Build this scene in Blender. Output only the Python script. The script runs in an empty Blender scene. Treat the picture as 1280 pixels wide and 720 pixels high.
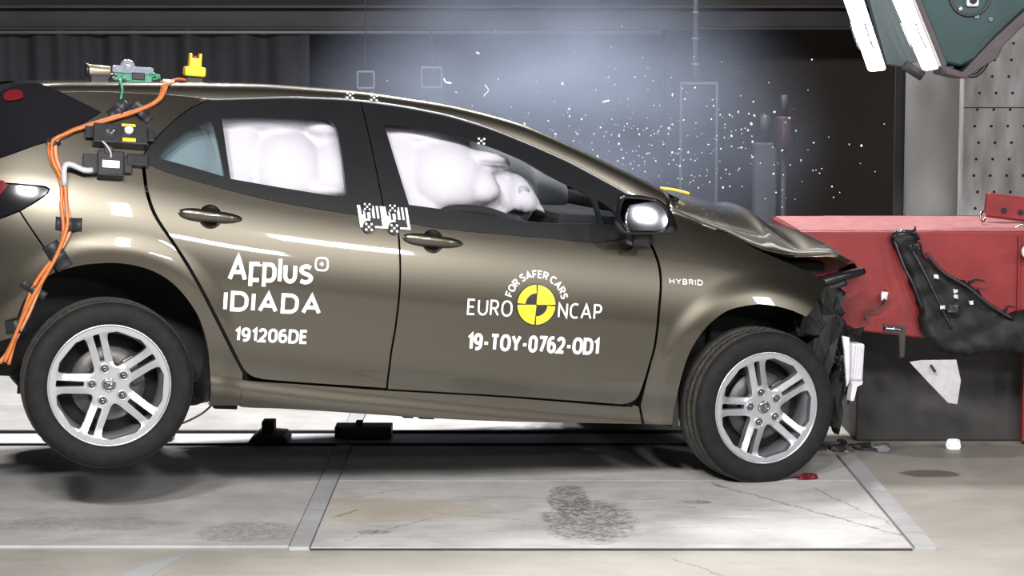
# Crash-test hall: an olive-bronze hatchback just after an offset impact on a red barrier.
import bpy, bmesh, math, random
import numpy as np
from mathutils import Vector, Matrix
from mathutils.geometry import delaunay_2d_cdt
random.seed(7); rng = np.random.default_rng(7)
scene = bpy.context.scene
COL = scene.collection

# ---------------------------------------------------------------- camera, world, lamps, exposure
cam_d = bpy.data.cameras.new('camera'); cam = bpy.data.objects.new('camera', cam_d); COL.objects.link(cam)
cam.location = (0, 0, 1.69)
cam.rotation_euler = (math.radians(90-5.7106), 0, 0)
cam_d.sensor_width = 36; cam_d.lens = 36*2790/1280; cam_d.clip_end = 200
scene.camera = cam

world = bpy.data.worlds.new('hall_ambient'); scene.world = world
world.use_nodes = True
world.node_tree.nodes['Background'].inputs[0].default_value = (.80, .84, 1.0, 1)
world.node_tree.nodes['Background'].inputs[1].default_value = .055

def area(name, loc, target, sx, sy, power, col=(1, .97, .96), spread=180):
    d = bpy.data.lights.new(name, 'AREA'); d.shape = 'RECTANGLE'; d.size = sx; d.size_y = sy
    d.energy = power; d.color = col; d.spread = math.radians(spread)
    o = bpy.data.objects.new(name, d); COL.objects.link(o); o.location = loc
    o.rotation_euler = (Vector(target)-Vector(loc)).to_track_quat('-Z', 'Y').to_euler()
    return o
# ceiling lamp banks of the hall, hung above the test lane
for lx, lw in ((-3.3, .9), (-1.25, .5), (.38, .5), (1.5, .5)):
    area('overhead_lamp_back', (lx, 12.4, 5.6), (lx*.85, 10.4, 0), lw, .6, 100, spread=115)
area('front_lamp_quarter', (1.65, 1.2, 4.4), (-1.0, 8.5, .8), .60, 1.0, 210)
area('front_lamp_low', (3.1, 1.2, 2.8), (-0.4, 8.8, .9), .85, .26, 75)
area('front_lamp_high', (4.2, 1.4, 4.4), (0.2, 8.9, .8), .60, .32, 170)
area('front_lamp_right', (8.6, 2.2, 3.9), (1.0, 9.2, .8), .9, .7, 240)
area('front_bank_left', (-2.0, 1.6, 5.0), (-0.6, 8.6, .6), .8, .45, 420)
area('front_bank_centre', (-.5, .9, 4.9), (-0.2, 8.4, .5), .8, .45, 400)

vs = scene.view_settings
vs.view_transform = 'Standard'; vs.look = 'None'; vs.exposure = 0.0; vs.gamma = 1.0
vs.use_curve_mapping = False
scene.cycles.max_bounces = 8; scene.cycles.transparent_max_bounces = 16
scene.cycles.volume_step_rate = 2.0; scene.cycles.sample_clamp_indirect = 6

# ---------------------------------------------------------------- car side surface and traced outlines (car frame, metres)
def smooth_table(pts, lo, hi, sig, n=1200):
    g = np.linspace(lo, hi, n); step = (hi-lo)/(n-1)
    p = np.array(pts, float); v = np.interp(g, p[:,0], p[:,1])
    k = int(4*sig/step)+1
    ker = np.exp(-0.5*((np.arange(-k,k+1)*step)/sig)**2); ker /= ker.sum()
    pad = np.concatenate([v[0]+(v[1]-v[0])*np.arange(-k,0), v, v[-1]+(v[-1]-v[-2])*np.arange(1,k+1)])
    s = np.convolve(pad, ker, 'valid')
    return lambda x: np.interp(x, g, s)
# half width in plan, belt height, profile below the belt (all metres, car frame)
plan = smooth_table([(-0.9,.50),(-0.72,.70),(-0.55,.80),(-0.3,.872),(0,.893),(0.4,.888),(0.9,.88),(1.6,.88),(2.1,.882),(2.6,.893),(2.85,.875),(3.1,.81),(3.5,.66)], -1, 3.6, .09)
belt = smooth_table([(-1,1.075),(-0.2,1.075),(0.12,1.06),(0.41,1.01),(0.82,.97),(1.3,.94),(1.67,.915),(2.1,.895),(2.5,.86),(3.0,.77),(3.6,.66)], -1, 3.6, .10)
prof = smooth_table([(-.3,-.17)]+[(t_, -.68*(.27-t_)**2) for t_ in np.linspace(0,.27,11)]+[(.36,-.001),(.46,-.004),(.53,-.011),(.59,-.024),(.645,-.031),(.685,-.022),(.72,-.024),(.77,-.055),(.86,-.12)], -.4, 1.0, .016)
ARCH = ((0.0,.40,.372),(2.60,.365,.372))
def S(X, Z):
    X = np.asarray(X, float); Z = np.asarray(Z, float)
    t = belt(X)-Z; h = np.maximum(-t, 0)
    s = plan(X) + np.where(t >= 0, prof(np.maximum(t,0)), prof(0.0)-.40*h-.25*h*h)
    zf = np.interp(X, [2.0, 2.2, 2.46, 2.85, 3.2], [1.14, 1.085, 1.0, .845, .72]); q = np.clip((Z-(zf-.17))/.17, 0, 1.2)
    s = s - .018*q*q*np.clip((X-2.05)/.3, 0, 1)
    for cx, cz, R in ARCH:
        r = np.hypot(X-cx, Z-cz)
        u = np.clip((R+.125-r)/.085, 0, 1); u = u*u*(3-2*u)
        fade = np.clip((.93-Z)/.1, 0, 1)
        s = s + .009*u*fade
    return s
T = {
  'rear_door': [[(0.0817,1.1449),(0.1774,1.1125),(0.3285,1.077),(0.4811,1.0471),(0.635,1.0229),(0.8972,0.9951),(1.0581,0.9797)],[(1.0581,0.9797),(1.0649,0.911),(1.071,0.8088),(1.0725,0.7083),(1.0662,0.5755),(1.0576,0.4853),(1.0551,0.3875),(1.0555,0.3399)],[(1.0555,0.3399),(0.9215,0.3445),(0.7342,0.3505),(0.5796,0.3576)],[(0.5796,0.3576),(0.5329,0.3682),(0.5002,0.3948),(0.4641,0.4528),(0.3932,0.5729),(0.3258,0.6872),(0.2606,0.7883),(0.2129,0.8538),(0.1409,0.9529),(0.1063,1.0385),(0.0937,1.1193),(0.0817,1.1449)]],
  'front_door': [[(1.0644,0.9785),(1.1153,0.9751),(1.2333,0.9617),(1.3948,0.9549),(1.657,0.9468),(1.8729,0.9393)],[(1.8729,0.9393),(1.9749,0.9567),(2.0754,0.9865)],[(2.0754,0.9865),(2.1054,0.9324),(2.1244,0.8839),(2.1329,0.8409),(2.1356,0.7787),(2.1305,0.7032),(2.1243,0.5567),(2.1086,0.4695),(2.093,0.3946),(2.0784,0.3417),(2.055,0.3193),(2.0164,0.3087)],[(2.0164,0.3087),(1.7593,0.3186),(1.5227,0.327),(1.1113,0.3356),(1.0637,0.337)],[(1.0637,0.337),(1.0629,0.3878),(1.0655,0.4856),(1.0741,0.5759),(1.0803,0.7087),(1.0789,0.8092),(1.0728,0.9114),(1.0644,0.9785)]],
  'fender': [[(2.1741,1.1218),(2.2123,1.0894),(2.3004,1.0532),(2.3775,1.0196),(2.4608,1.0017),(2.5723,0.9474),(2.6978,0.9052),(2.7977,0.8706),(2.8893,0.835)],[(2.8893,0.835),(2.8687,0.7974),(2.8226,0.747),(2.7732,0.6922)],[(2.7732,0.6922),(2.6955,0.7185),(2.5908,0.7353),(2.5064,0.7272),(2.4239,0.7047),(2.3576,0.6573),(2.3076,0.5976),(2.2703,0.5222),(2.2482,0.4344),(2.2368,0.336),(2.2334,0.2339)],[(2.2334,0.2339),(2.1215,0.2322)],[(2.1215,0.2322),(2.0972,0.306)],[(2.0972,0.306),(2.1055,0.3886),(2.1186,0.4699),(2.1343,0.5571),(2.1413,0.7037),(2.1457,0.7792),(2.1441,0.8414),(2.1348,0.8875),(2.1159,0.936),(2.086,0.9902)],[(2.086,0.9902),(2.1205,1.0632),(2.1741,1.1218)]],
  'quarter_panel': [[(0.0757,1.1503),(0.0994,1.2015),(0.181,1.2892),(0.2582,1.3538),(0.3394,1.3938)],[(0.3394,1.3938),(0.2407,1.4005),(0.0884,1.3988),(-0.0902,1.395),(-0.2365,1.3889)],[(-0.2365,1.3889),(-0.1488,1.3524),(-0.0696,1.3197)],[(-0.0696,1.3197),(-0.1134,1.2872),(-0.177,1.2449),(-0.2428,1.2025),(-0.3054,1.1808),(-0.4315,1.1254),(-0.6033,1.0656)],[(-0.6033,1.0656),(-0.6018,1.0253)],[(-0.6018,1.0253),(-0.429,1.0391),(-0.3445,1.0394),(-0.2679,1.0375),(-0.2506,1.0285)],[(-0.2506,1.0285),(-0.2586,1.0107),(-0.3,0.9761),(-0.3523,0.9407)],[(-0.3523,0.9407),(-0.3192,0.8937),(-0.28,0.841),(-0.2435,0.7909),(-0.2122,0.7315)],[(-0.2122,0.7315),(-0.1617,0.7491),(-0.0993,0.7644),(0.0102,0.7733),(0.1196,0.7552),(0.2112,0.706),(0.2845,0.6285),(0.3249,0.561),(0.3561,0.4708),(0.3739,0.3582),(0.3818,0.2484)],[(0.3818,0.2484),(0.4938,0.2521)],[(0.4938,0.2521),(0.4968,0.3609),(0.485,0.3943),(0.4486,0.4525),(0.3781,0.5723),(0.3107,0.6866),(0.2456,0.7876),(0.1981,0.8531),(0.1261,0.9521),(0.093,1.0378),(0.0819,1.1099),(0.0757,1.1503)]],
  'rear_bumper': [[(-0.5937,0.8373),(-0.4239,0.9066),(-0.3578,0.9374)],[(-0.3578,0.9374),(-0.3247,0.8905),(-0.2855,0.8377),(-0.249,0.7876),(-0.2206,0.7281)],[(-0.2206,0.7281),(-0.2724,0.6896),(-0.3175,0.6337),(-0.3441,0.5577),(-0.3557,0.4755)],[(-0.3557,0.4755),(-0.5711,0.4036)],[(-0.5711,0.4036),(-0.5937,0.8373)]],
  'tail_light': [[(-0.6016,1.0195),(-0.4288,1.0333),(-0.3443,1.0337),(-0.2706,1.0315),(-0.2562,1.0253),(-0.2643,1.0117),(-0.303,0.9817),(-0.358,0.9432),(-0.4241,0.9123),(-0.594,0.8431)],[(-0.594,0.8431),(-0.6016,1.0195)]],
  'tailgate_glass': [[(-0.6117,1.3152),(-0.4377,1.3697),(-0.3811,1.396),(-0.3009,1.4079),(-0.243,1.3929)],[(-0.243,1.3929),(-0.1496,1.3539),(-0.0733,1.321)],[(-0.0733,1.321),(-0.1142,1.2903),(-0.1778,1.2479),(-0.2435,1.2056),(-0.306,1.1839),(-0.432,1.1285),(-0.6037,1.0688)],[(-0.6037,1.0688),(-0.6117,1.3152)]],
  'sill': [[(0.4973,0.3518),(0.5495,0.3475),(0.7349,0.3413),(1.0549,0.3295),(1.5236,0.319),(2.0177,0.2989),(2.0605,0.3047)],[(2.0605,0.3047),(2.0881,0.2991),(2.108,0.2318)],[(2.108,0.2318),(2.0236,0.2309),(1.5105,0.2252),(1.1821,0.2304),(0.7267,0.245),(0.5282,0.2452),(0.4974,0.2489)],[(0.4974,0.2489),(0.4973,0.3518)]],
  'rear_frame': [[(0.0812,1.1537),(0.1049,1.202),(0.1865,1.2897),(0.2638,1.3528),(0.3387,1.3908)],[(0.3387,1.3908),(0.448,1.4029),(0.6471,1.4228),(0.8876,1.4302),(0.9359,1.429)],[(0.9359,1.429),(0.9673,1.2671),(1.0024,1.0579),(1.016,0.9837)],[(1.016,0.9837),(0.8964,0.9968),(0.6343,1.0246),(0.4804,1.0488),(0.3279,1.0787),(0.1768,1.1141),(0.0842,1.1452)],[(0.0842,1.1452),(0.0812,1.1537)]],
  'front_frame': [[(0.9359,1.429),(1.0326,1.4233),(1.1298,1.416),(1.2923,1.3959),(1.455,1.36),(1.6172,1.308),(1.7796,1.2495),(2.0064,1.1444),(2.0817,1.1049)],[(2.0817,1.1049),(2.0855,1.0399),(2.0708,0.9897)],[(2.0708,0.9897),(1.9737,0.96),(1.8716,0.9411)],[(1.8716,0.9411),(1.6558,0.9486),(1.3937,0.9566),(1.2323,0.9634),(1.1143,0.9769),(1.0208,0.9834)],[(1.0208,0.9834),(1.0072,1.0581),(0.9721,1.2674),(0.9407,1.4284),(0.9359,1.429)]],
  'quarter_glass': [[(0.1293,1.1667),(0.1926,1.2249),(0.2692,1.28),(0.325,1.3074),(0.3497,1.312)],[(0.3497,1.312),(0.3725,1.2152),(0.3927,1.11)],[(0.3927,1.11),(0.2679,1.1382),(0.1293,1.1667)]],
  'rear_glass': [[(0.3841,1.3262),(0.4713,1.335),(0.6125,1.3413),(0.7713,1.3487),(0.8062,1.3449),(0.8276,1.3281),(0.839,1.3014)],[(0.839,1.3014),(0.8533,1.1994),(0.8646,1.074)],[(0.8646,1.074),(0.8233,1.0628),(0.6359,1.0793),(0.4141,1.1038)],[(0.4141,1.1038),(0.4,1.2021),(0.3841,1.3262)]],
  'front_glass': [[(1.0278,1.3442),(1.1314,1.3418),(1.2868,1.321),(1.4006,1.3004),(1.5626,1.2516),(1.691,1.1912),(1.8107,1.1393),(1.8624,1.1144)],[(1.8624,1.1144),(1.8793,1.0751),(1.8913,1.014)],[(1.8913,1.014),(1.6669,1.0053),(1.4959,1.0177),(1.3007,1.0317),(1.1113,1.0456)],[(1.1113,1.0456),(1.0698,1.1882),(1.0278,1.3442)]],
  'sail_glass': [[(1.8887,1.1065),(1.9083,1.0983),(1.9466,1.0726),(1.9684,1.049)],[(1.9684,1.049),(1.9586,1.0114)],[(1.9586,1.0114),(1.9114,1.012)],[(1.9114,1.012),(1.8981,1.0576),(1.8887,1.1065)]],
  'rail': [[(-0.0902,1.3941),(0.0884,1.3988),(0.2407,1.4005),(0.3394,1.3938),(0.4487,1.4044),(0.648,1.4243),(0.8886,1.4318),(1.0337,1.4248),(1.1309,1.4176),(1.2935,1.3975),(1.4562,1.3615),(1.6186,1.3095),(1.7811,1.2509),(2.008,1.1458),(2.0833,1.1063),(2.1607,1.0776)]],
}
P = {
  'cable': [(0.1907,-0.6543,1.4467),(0.166,-0.6621,1.4374),(0.1595,-0.6787,1.41),(0.1408,-0.6981,1.3788),(0.1013,-0.7153,1.3524),(0.0413,-0.7328,1.3246),(-0.0327,-0.7466,1.2989),(-0.1059,-0.7575,1.2734),(-0.1639,-0.7649,1.252),(-0.2013,-0.7718,1.2319),(-0.2383,-0.7789,1.2091),(-0.2495,-0.7873,1.188),(-0.2427,-0.8123,1.1335),(-0.2219,-0.8322,1.0916),(-0.2036,-0.8517,1.0438),(-0.1987,-0.8708,0.9777),(-0.188,-0.8831,0.9205),(-0.1889,-0.8887,0.8769),(-0.2011,-0.8919,0.8325),(-0.2219,-0.8949,0.7877),(-0.2481,-0.8941,0.7423),(-0.2736,-0.8898,0.6908),(-0.296,-0.8845,0.6365),(-0.3175,-0.8753,0.5699),(-0.3412,-0.8582,0.4993),(-0.3654,-0.8445,0.4318),(-0.3859,-0.8445,0.3867)],
  'tape': [(-0.1808,-0.8759,0.9058),(-0.2154,-0.8861,0.7873),(-0.2937,-0.8756,0.6592),(0.0783,-0.7187,1.3299),(-0.008,-0.7174,1.3358),(-0.246,-0.7711,1.2024),(-0.3503,-0.8501,0.5186)],
  'green': [(-0.002,-0.6611,1.4431),(0.0067,-0.6814,1.408),(0.0005,-0.7017,1.3719)],
  'box1': [(-0.119,-0.7479,1.2634),(0.1085,-0.74,1.2786),(0.1084,-0.7993,1.1552),(-0.1177,-0.8049,1.1411)],
  'box2': [(-0.1813,-0.8014,1.1399),(0.0136,-0.8032,1.1524),(0.0145,-0.84,1.0652),(-0.1797,-0.8365,1.0533)],
  'conn': [(-0.0399,-0.7609,1.2424),(0.0191,-0.7607,1.2433)],
  'redlamp': [(-0.4264,-0.6607,1.3617),(-0.3982,-0.6595,1.3785),(-0.3639,-0.6684,1.3782),(-0.355,-0.683,1.3553),(-0.3805,-0.6841,1.3417),(-0.4202,-0.6749,1.3387)],
  'hatchline': [(-0.436,-0.696,1.2849),(-0.3966,-0.6999,1.2995),(-0.354,-0.709,1.3026)],
  'dots': [(0.8949,-0.5848,1.4493),(0.9918,-0.5818,1.4468),(1.4195,-0.6503,1.308),(1.6752,-0.8218,0.9512),(1.8245,-0.7986,0.9986)],
  'badge': [(2.1703,-0.8594,0.818),(2.3231,-0.8655,0.7939)],
  'mir_out': [(1.8966,-1.0,1.1468),(1.9755,-1.0,1.1453),(2.0254,-1.0,1.1389),(2.0627,-1.0,1.1286),(2.1089,-1.0,1.0908),(2.1324,-1.0,1.0483),(2.1413,-1.0,1.0207),(2.1357,-1.0,1.0079),(2.0371,-1.0,0.9963),(1.9286,-1.0,0.9935),(1.8977,-1.0,1.0105),(1.8827,-1.0,1.0345),(1.8815,-1.0,1.0902),(1.8855,-1.0,1.1214)],
  'mir_in': [(1.9176,-1.0,1.1295),(1.9767,-1.0,1.1298),(2.0165,-1.0,1.1275),(2.0468,-1.0,1.1199),(2.0716,-1.0,1.1011),(2.084,-1.0,1.0706),(2.0833,-1.0,1.0394),(2.0587,-1.0,1.0162),(2.0031,-1.0,1.0085),(1.9439,-1.0,1.0068),(1.9226,-1.0,1.0274),(1.9065,-1.0,1.0637),(1.9068,-1.0,1.101)],
  'roofdev': [(-0.0931,-0.38,1.4408),(-0.0108,-0.38,1.4469),(0.1831,-0.38,1.4611),(0.0105,-0.38,1.5041),(0.0709,-0.38,1.5241),(0.2709,-0.38,1.452),(0.3552,-0.38,1.4582),(0.3048,-0.38,1.5637),(-0.0954,-0.38,1.4807)],
  'front': [(2.8713,-0.72,0.8259),(3.0827,-0.72,0.8826),(3.092,-0.72,0.8598),(2.857,-0.72,0.6661),(3.0385,-0.72,0.5737),(2.9807,-0.72,0.6114),(3.0174,-0.72,0.6063),(3.082,-0.72,0.5755),(3.1046,-0.72,0.4086),(3.0527,-0.72,0.3397)],
}

# ---------------------------------------------------------------- materials
def nodes_of(name):
    m = bpy.data.materials.new(name); m.use_nodes = True
    nt = m.node_tree; return m, nt, nt.nodes['Principled BSDF']
def mat(name, col, rough=.5, metal=0., coat=0., var=.08, scale=12., bump=0., bscale=60., rvar=.0, spec=.5, emis=None, estr=0.):
    m, nt, b = nodes_of(name)
    tc = nt.nodes.new('ShaderNodeTexCoord')
    n = nt.nodes.new('ShaderNodeTexNoise'); n.inputs['Scale'].default_value = scale; n.inputs['Detail'].default_value = 5
    nt.links.new(tc.outputs['Object'], n.inputs['Vector'])
    r = nt.nodes.new('ShaderNodeValToRGB')
    c = np.array(col)
    r.color_ramp.elements[0].position = .3; r.color_ramp.elements[1].position = .7
    r.color_ramp.elements[0].color = (*np.clip(c*(1-var), 0, 1), 1); r.color_ramp.elements[1].color = (*np.clip(c*(1+var), 0, 1), 1)
    nt.links.new(n.outputs['Fac'], r.inputs['Fac']); nt.links.new(r.outputs['Color'], b.inputs['Base Color'])
    b.inputs['Roughness'].default_value = rough; b.inputs['Metallic'].default_value = metal
    b.inputs['Coat Weight'].default_value = coat; b.inputs['Coat Roughness'].default_value = .04
    b.inputs['Specular IOR Level'].default_value = spec
    if rvar:
        mr = nt.nodes.new('ShaderNodeMapRange'); mr.inputs['To Min'].default_value = max(rough-rvar, .02); mr.inputs['To Max'].default_value = rough+rvar
        nt.links.new(n.outputs['Fac'], mr.inputs['Value']); nt.links.new(mr.outputs['Result'], b.inputs['Roughness'])
    if bump:
        n2 = nt.nodes.new('ShaderNodeTexNoise'); n2.inputs['Scale'].default_value = bscale; n2.inputs['Detail'].default_value = 4
        nt.links.new(tc.outputs['Object'], n2.inputs['Vector'])
        bp = nt.nodes.new('ShaderNodeBump'); bp.inputs['Strength'].default_value = bump; bp.inputs['Distance'].default_value = .01
        nt.links.new(n2.outputs['Fac'], bp.inputs['Height']); nt.links.new(bp.outputs['Normal'], b.inputs['Normal'])
    if emis:
        b.inputs['Emission Color'].default_value = (*emis, 1); b.inputs['Emission Strength'].default_value = estr
    return m
M = {}
M['paint'] = mat('bronze_paint', (.108, .099, .079), .34, .95, 1.0, var=.03, scale=300)
M['paint'].node_tree.nodes['Principled BSDF'].inputs['Coat Roughness'].default_value = .035
M['gloss_black'] = mat('gloss_black', (.008, .008, .010), .10, 0, .5, var=.02)
M['trim'] = mat('satin_black_trim', (.008, .0085, .010), .34, 0, 0, var=.1)
M['rubber'] = mat('tyre_rubber', (.012, .012, .0125), .72, 0, 0, spec=.22, var=.25, scale=30, bump=.08, bscale=150)
M['alloy'] = mat('silver_alloy', (.55, .56, .60), .34, .85, .3, var=.03)
M['barrel'] = mat('dark_alloy', (.30, .31, .33), .42, .8, 0, var=.1)
M['chrome'] = mat('chrome', (.75, .75, .78), .12, 1, 0, var=.02)
M['nut'] = mat('nut_steel', (.16, .16, .17), .25, .9, 0, var=.1)
M['disc'] = mat('brake_steel', (.09, .088, .085), .45, .8, 0, var=.2, scale=40)
M['core'] = mat('dark_underbody', (.012, .012, .013), .8, 0, 0, var=.3)
M['bag'] = mat('airbag_cloth', (.60, .59, .62), .85, 0, 0, var=.015, scale=25, bump=.15, bscale=30)
M['white'] = mat('white_vinyl', (.92, .92, .92), .45, 0, 0, var=.01)
M['yellow'] = mat('yellow_vinyl', (.86, .60, .03), .4, 0, 0, var=.02)
M['black'] = mat('black_vinyl', (.012, .012, .012), .45, 0, 0, var=.1)
M['orange'] = mat('orange_cable', (.52, .16, .045), .42, 0, 0, var=.12, scale=40)
M['orange_pale'] = mat('pale_orange_cable', (.60, .27, .14), .42, 0, 0, var=.12, scale=40)
M['grey_cable'] = mat('grey_cable', (.42, .45, .48), .45, 0, 0, var=.1)
M['green'] = mat('green_plastic', (.05, .26, .16), .4, 0, 0, var=.25, scale=60)
M['tape'] = mat('black_tape', (.020, .021, .026), .5, 0, 0, var=.2, scale=60, bump=.2, bscale=120)
M['case'] = mat('black_case', (.014, .014, .017), .35, 0, 0, var=.2, scale=40)
M['red_lens'] = mat('red_lens', (.12, .006, .012), .12, 0, .8, var=.1)
M['tan'] = mat('tan_metal', (.42, .38, .28), .3, .6, 0, var=.05)
M['clear'] = mat('lens_glass', (.35, .38, .45), .06, .2, 1, var=.2, scale=80)
M['red_paint'] = mat('red_steel_paint', (.195, .011, .0135), .42, 0, .15, var=.16, scale=6, bump=.06, bscale=30, rvar=.1)
M['dark_steel'] = mat('dark_steel', (.035, .035, .034), .55, .3, 0, var=.3, scale=5, bump=.1, bscale=20)
M['block_steel'] = mat('worn_block_steel', (.036, .035, .033), .6, .1, 0, var=.35, scale=4, bump=.1, bscale=20)
M['dusty_sheen_red'] = mat('dusty_sheen_red_paint', (.37, .13, .135), .5, 0, .1, var=.25, scale=18)  # paler pink: dust and the top face's lit sheen put into the colour
M['moulding'] = mat('dull_moulding', (.30, .30, .32), .35, .8, 0, var=.05)
M['badge'] = mat('pale_badge', (.72, .72, .74), .35, .2, 0, var=.02)
M['scrap'] = mat('scrap_plastic', (.010, .011, .011), .6, 0, 0, spec=.25, var=.4, scale=30, bump=.12, bscale=40)
M['slate'] = mat('slate_post', (.055, .058, .065), .5, .2, 0, var=.1)
M['tread'] = mat('dusty_tread', (.045, .042, .036), .8, 0, 0, var=.35, scale=25, bump=.2, bscale=120)
M['reflector'] = mat('dark_reflector', (.006, .016, .018), .5, 0, 0, var=.2)
M['grey_steel'] = mat('grey_column_paint', (.30, .30, .29), .5, .1, 0, var=.1, scale=4)
M['pale_plastic'] = mat('pale_plastic', (.62, .62, .66), .5, 0, 0, var=.1, scale=30)
M['teal'] = mat('teal_lamp_housing', (.012, .040, .043), .5, .2, 0, var=.2, scale=6)
M['brown_steel'] = mat('brown_steel', (.06, .05, .055), .5, .4, 0, var=.2)
M['tube'] = mat('lamp_tube', (1, 1, 1), .4, 0, 0, var=.0, emis=(1, .98, .96), estr=5)
M['curtain'] = mat('dark_curtain', (.024, .024, .030), .9, 0, 0, var=.12, scale=3)
M['beam'] = mat('dull_beam', (.028, .025, .027), .6, .2, 0, var=.25, scale=3)
M['wall'] = mat('dark_wall', (.022, .020, .024), .85, 0, 0, var=.25, scale=1.2)
M['brown_wall'] = mat('brown_panel', (.032, .025, .020), .8, 0, 0, var=.2, scale=1.5)
M['pipe'] = mat('grey_pipe', (.13, .135, .145), .5, .3, 0, var=.1)
M['maroon'] = mat('maroon_box', (.028, .006, .012), .5, 0, 0, var=.2)
M['shard'] = mat('glass_crumb', (.82, .86, .92), .25, 0, .5, var=.05)
M['slot'] = mat('white_channel', (.62, .62, .66), .5, 0, 0, var=.05, scale=8)

def glass_mat(name, tint=(.94, .94, .96), gloss=.09):
    m = bpy.data.materials.new(name); m.use_nodes = True; nt = m.node_tree
    nt.nodes.remove(nt.nodes['Principled BSDF'])
    tr = nt.nodes.new('ShaderNodeBsdfTransparent'); tr.inputs[0].default_value = (*tint, 1)
    gl = nt.nodes.new('ShaderNodeBsdfGlossy'); gl.inputs['Roughness'].default_value = .03
    fr = nt.nodes.new('ShaderNodeFresnel'); fr.inputs[0].default_value = 1.45
    mx = nt.nodes.new('ShaderNodeMixShader')
    nt.links.new(fr.outputs[0], mx.inputs[0]); nt.links.new(tr.outputs[0], mx.inputs[1]); nt.links.new(gl.outputs[0], mx.inputs[2])
    nt.links.new(mx.outputs[0], nt.nodes['Material Output'].inputs[0])
    return m
M['glass'] = glass_mat('window_glass'); M['tint_glass'] = glass_mat('tinted_window_glass', (.50, .60, .62))
M['dark_glass'] = glass_mat('windscreen_glass', (.78, .82, .84))
mm, nt, b = nodes_of('mirror_silver'); b.inputs['Metallic'].default_value = 1; b.inputs['Roughness'].default_value = .05
b.inputs['Base Color'].default_value = (.75, .78, .86, 1); M['mirror'] = mm

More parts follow.
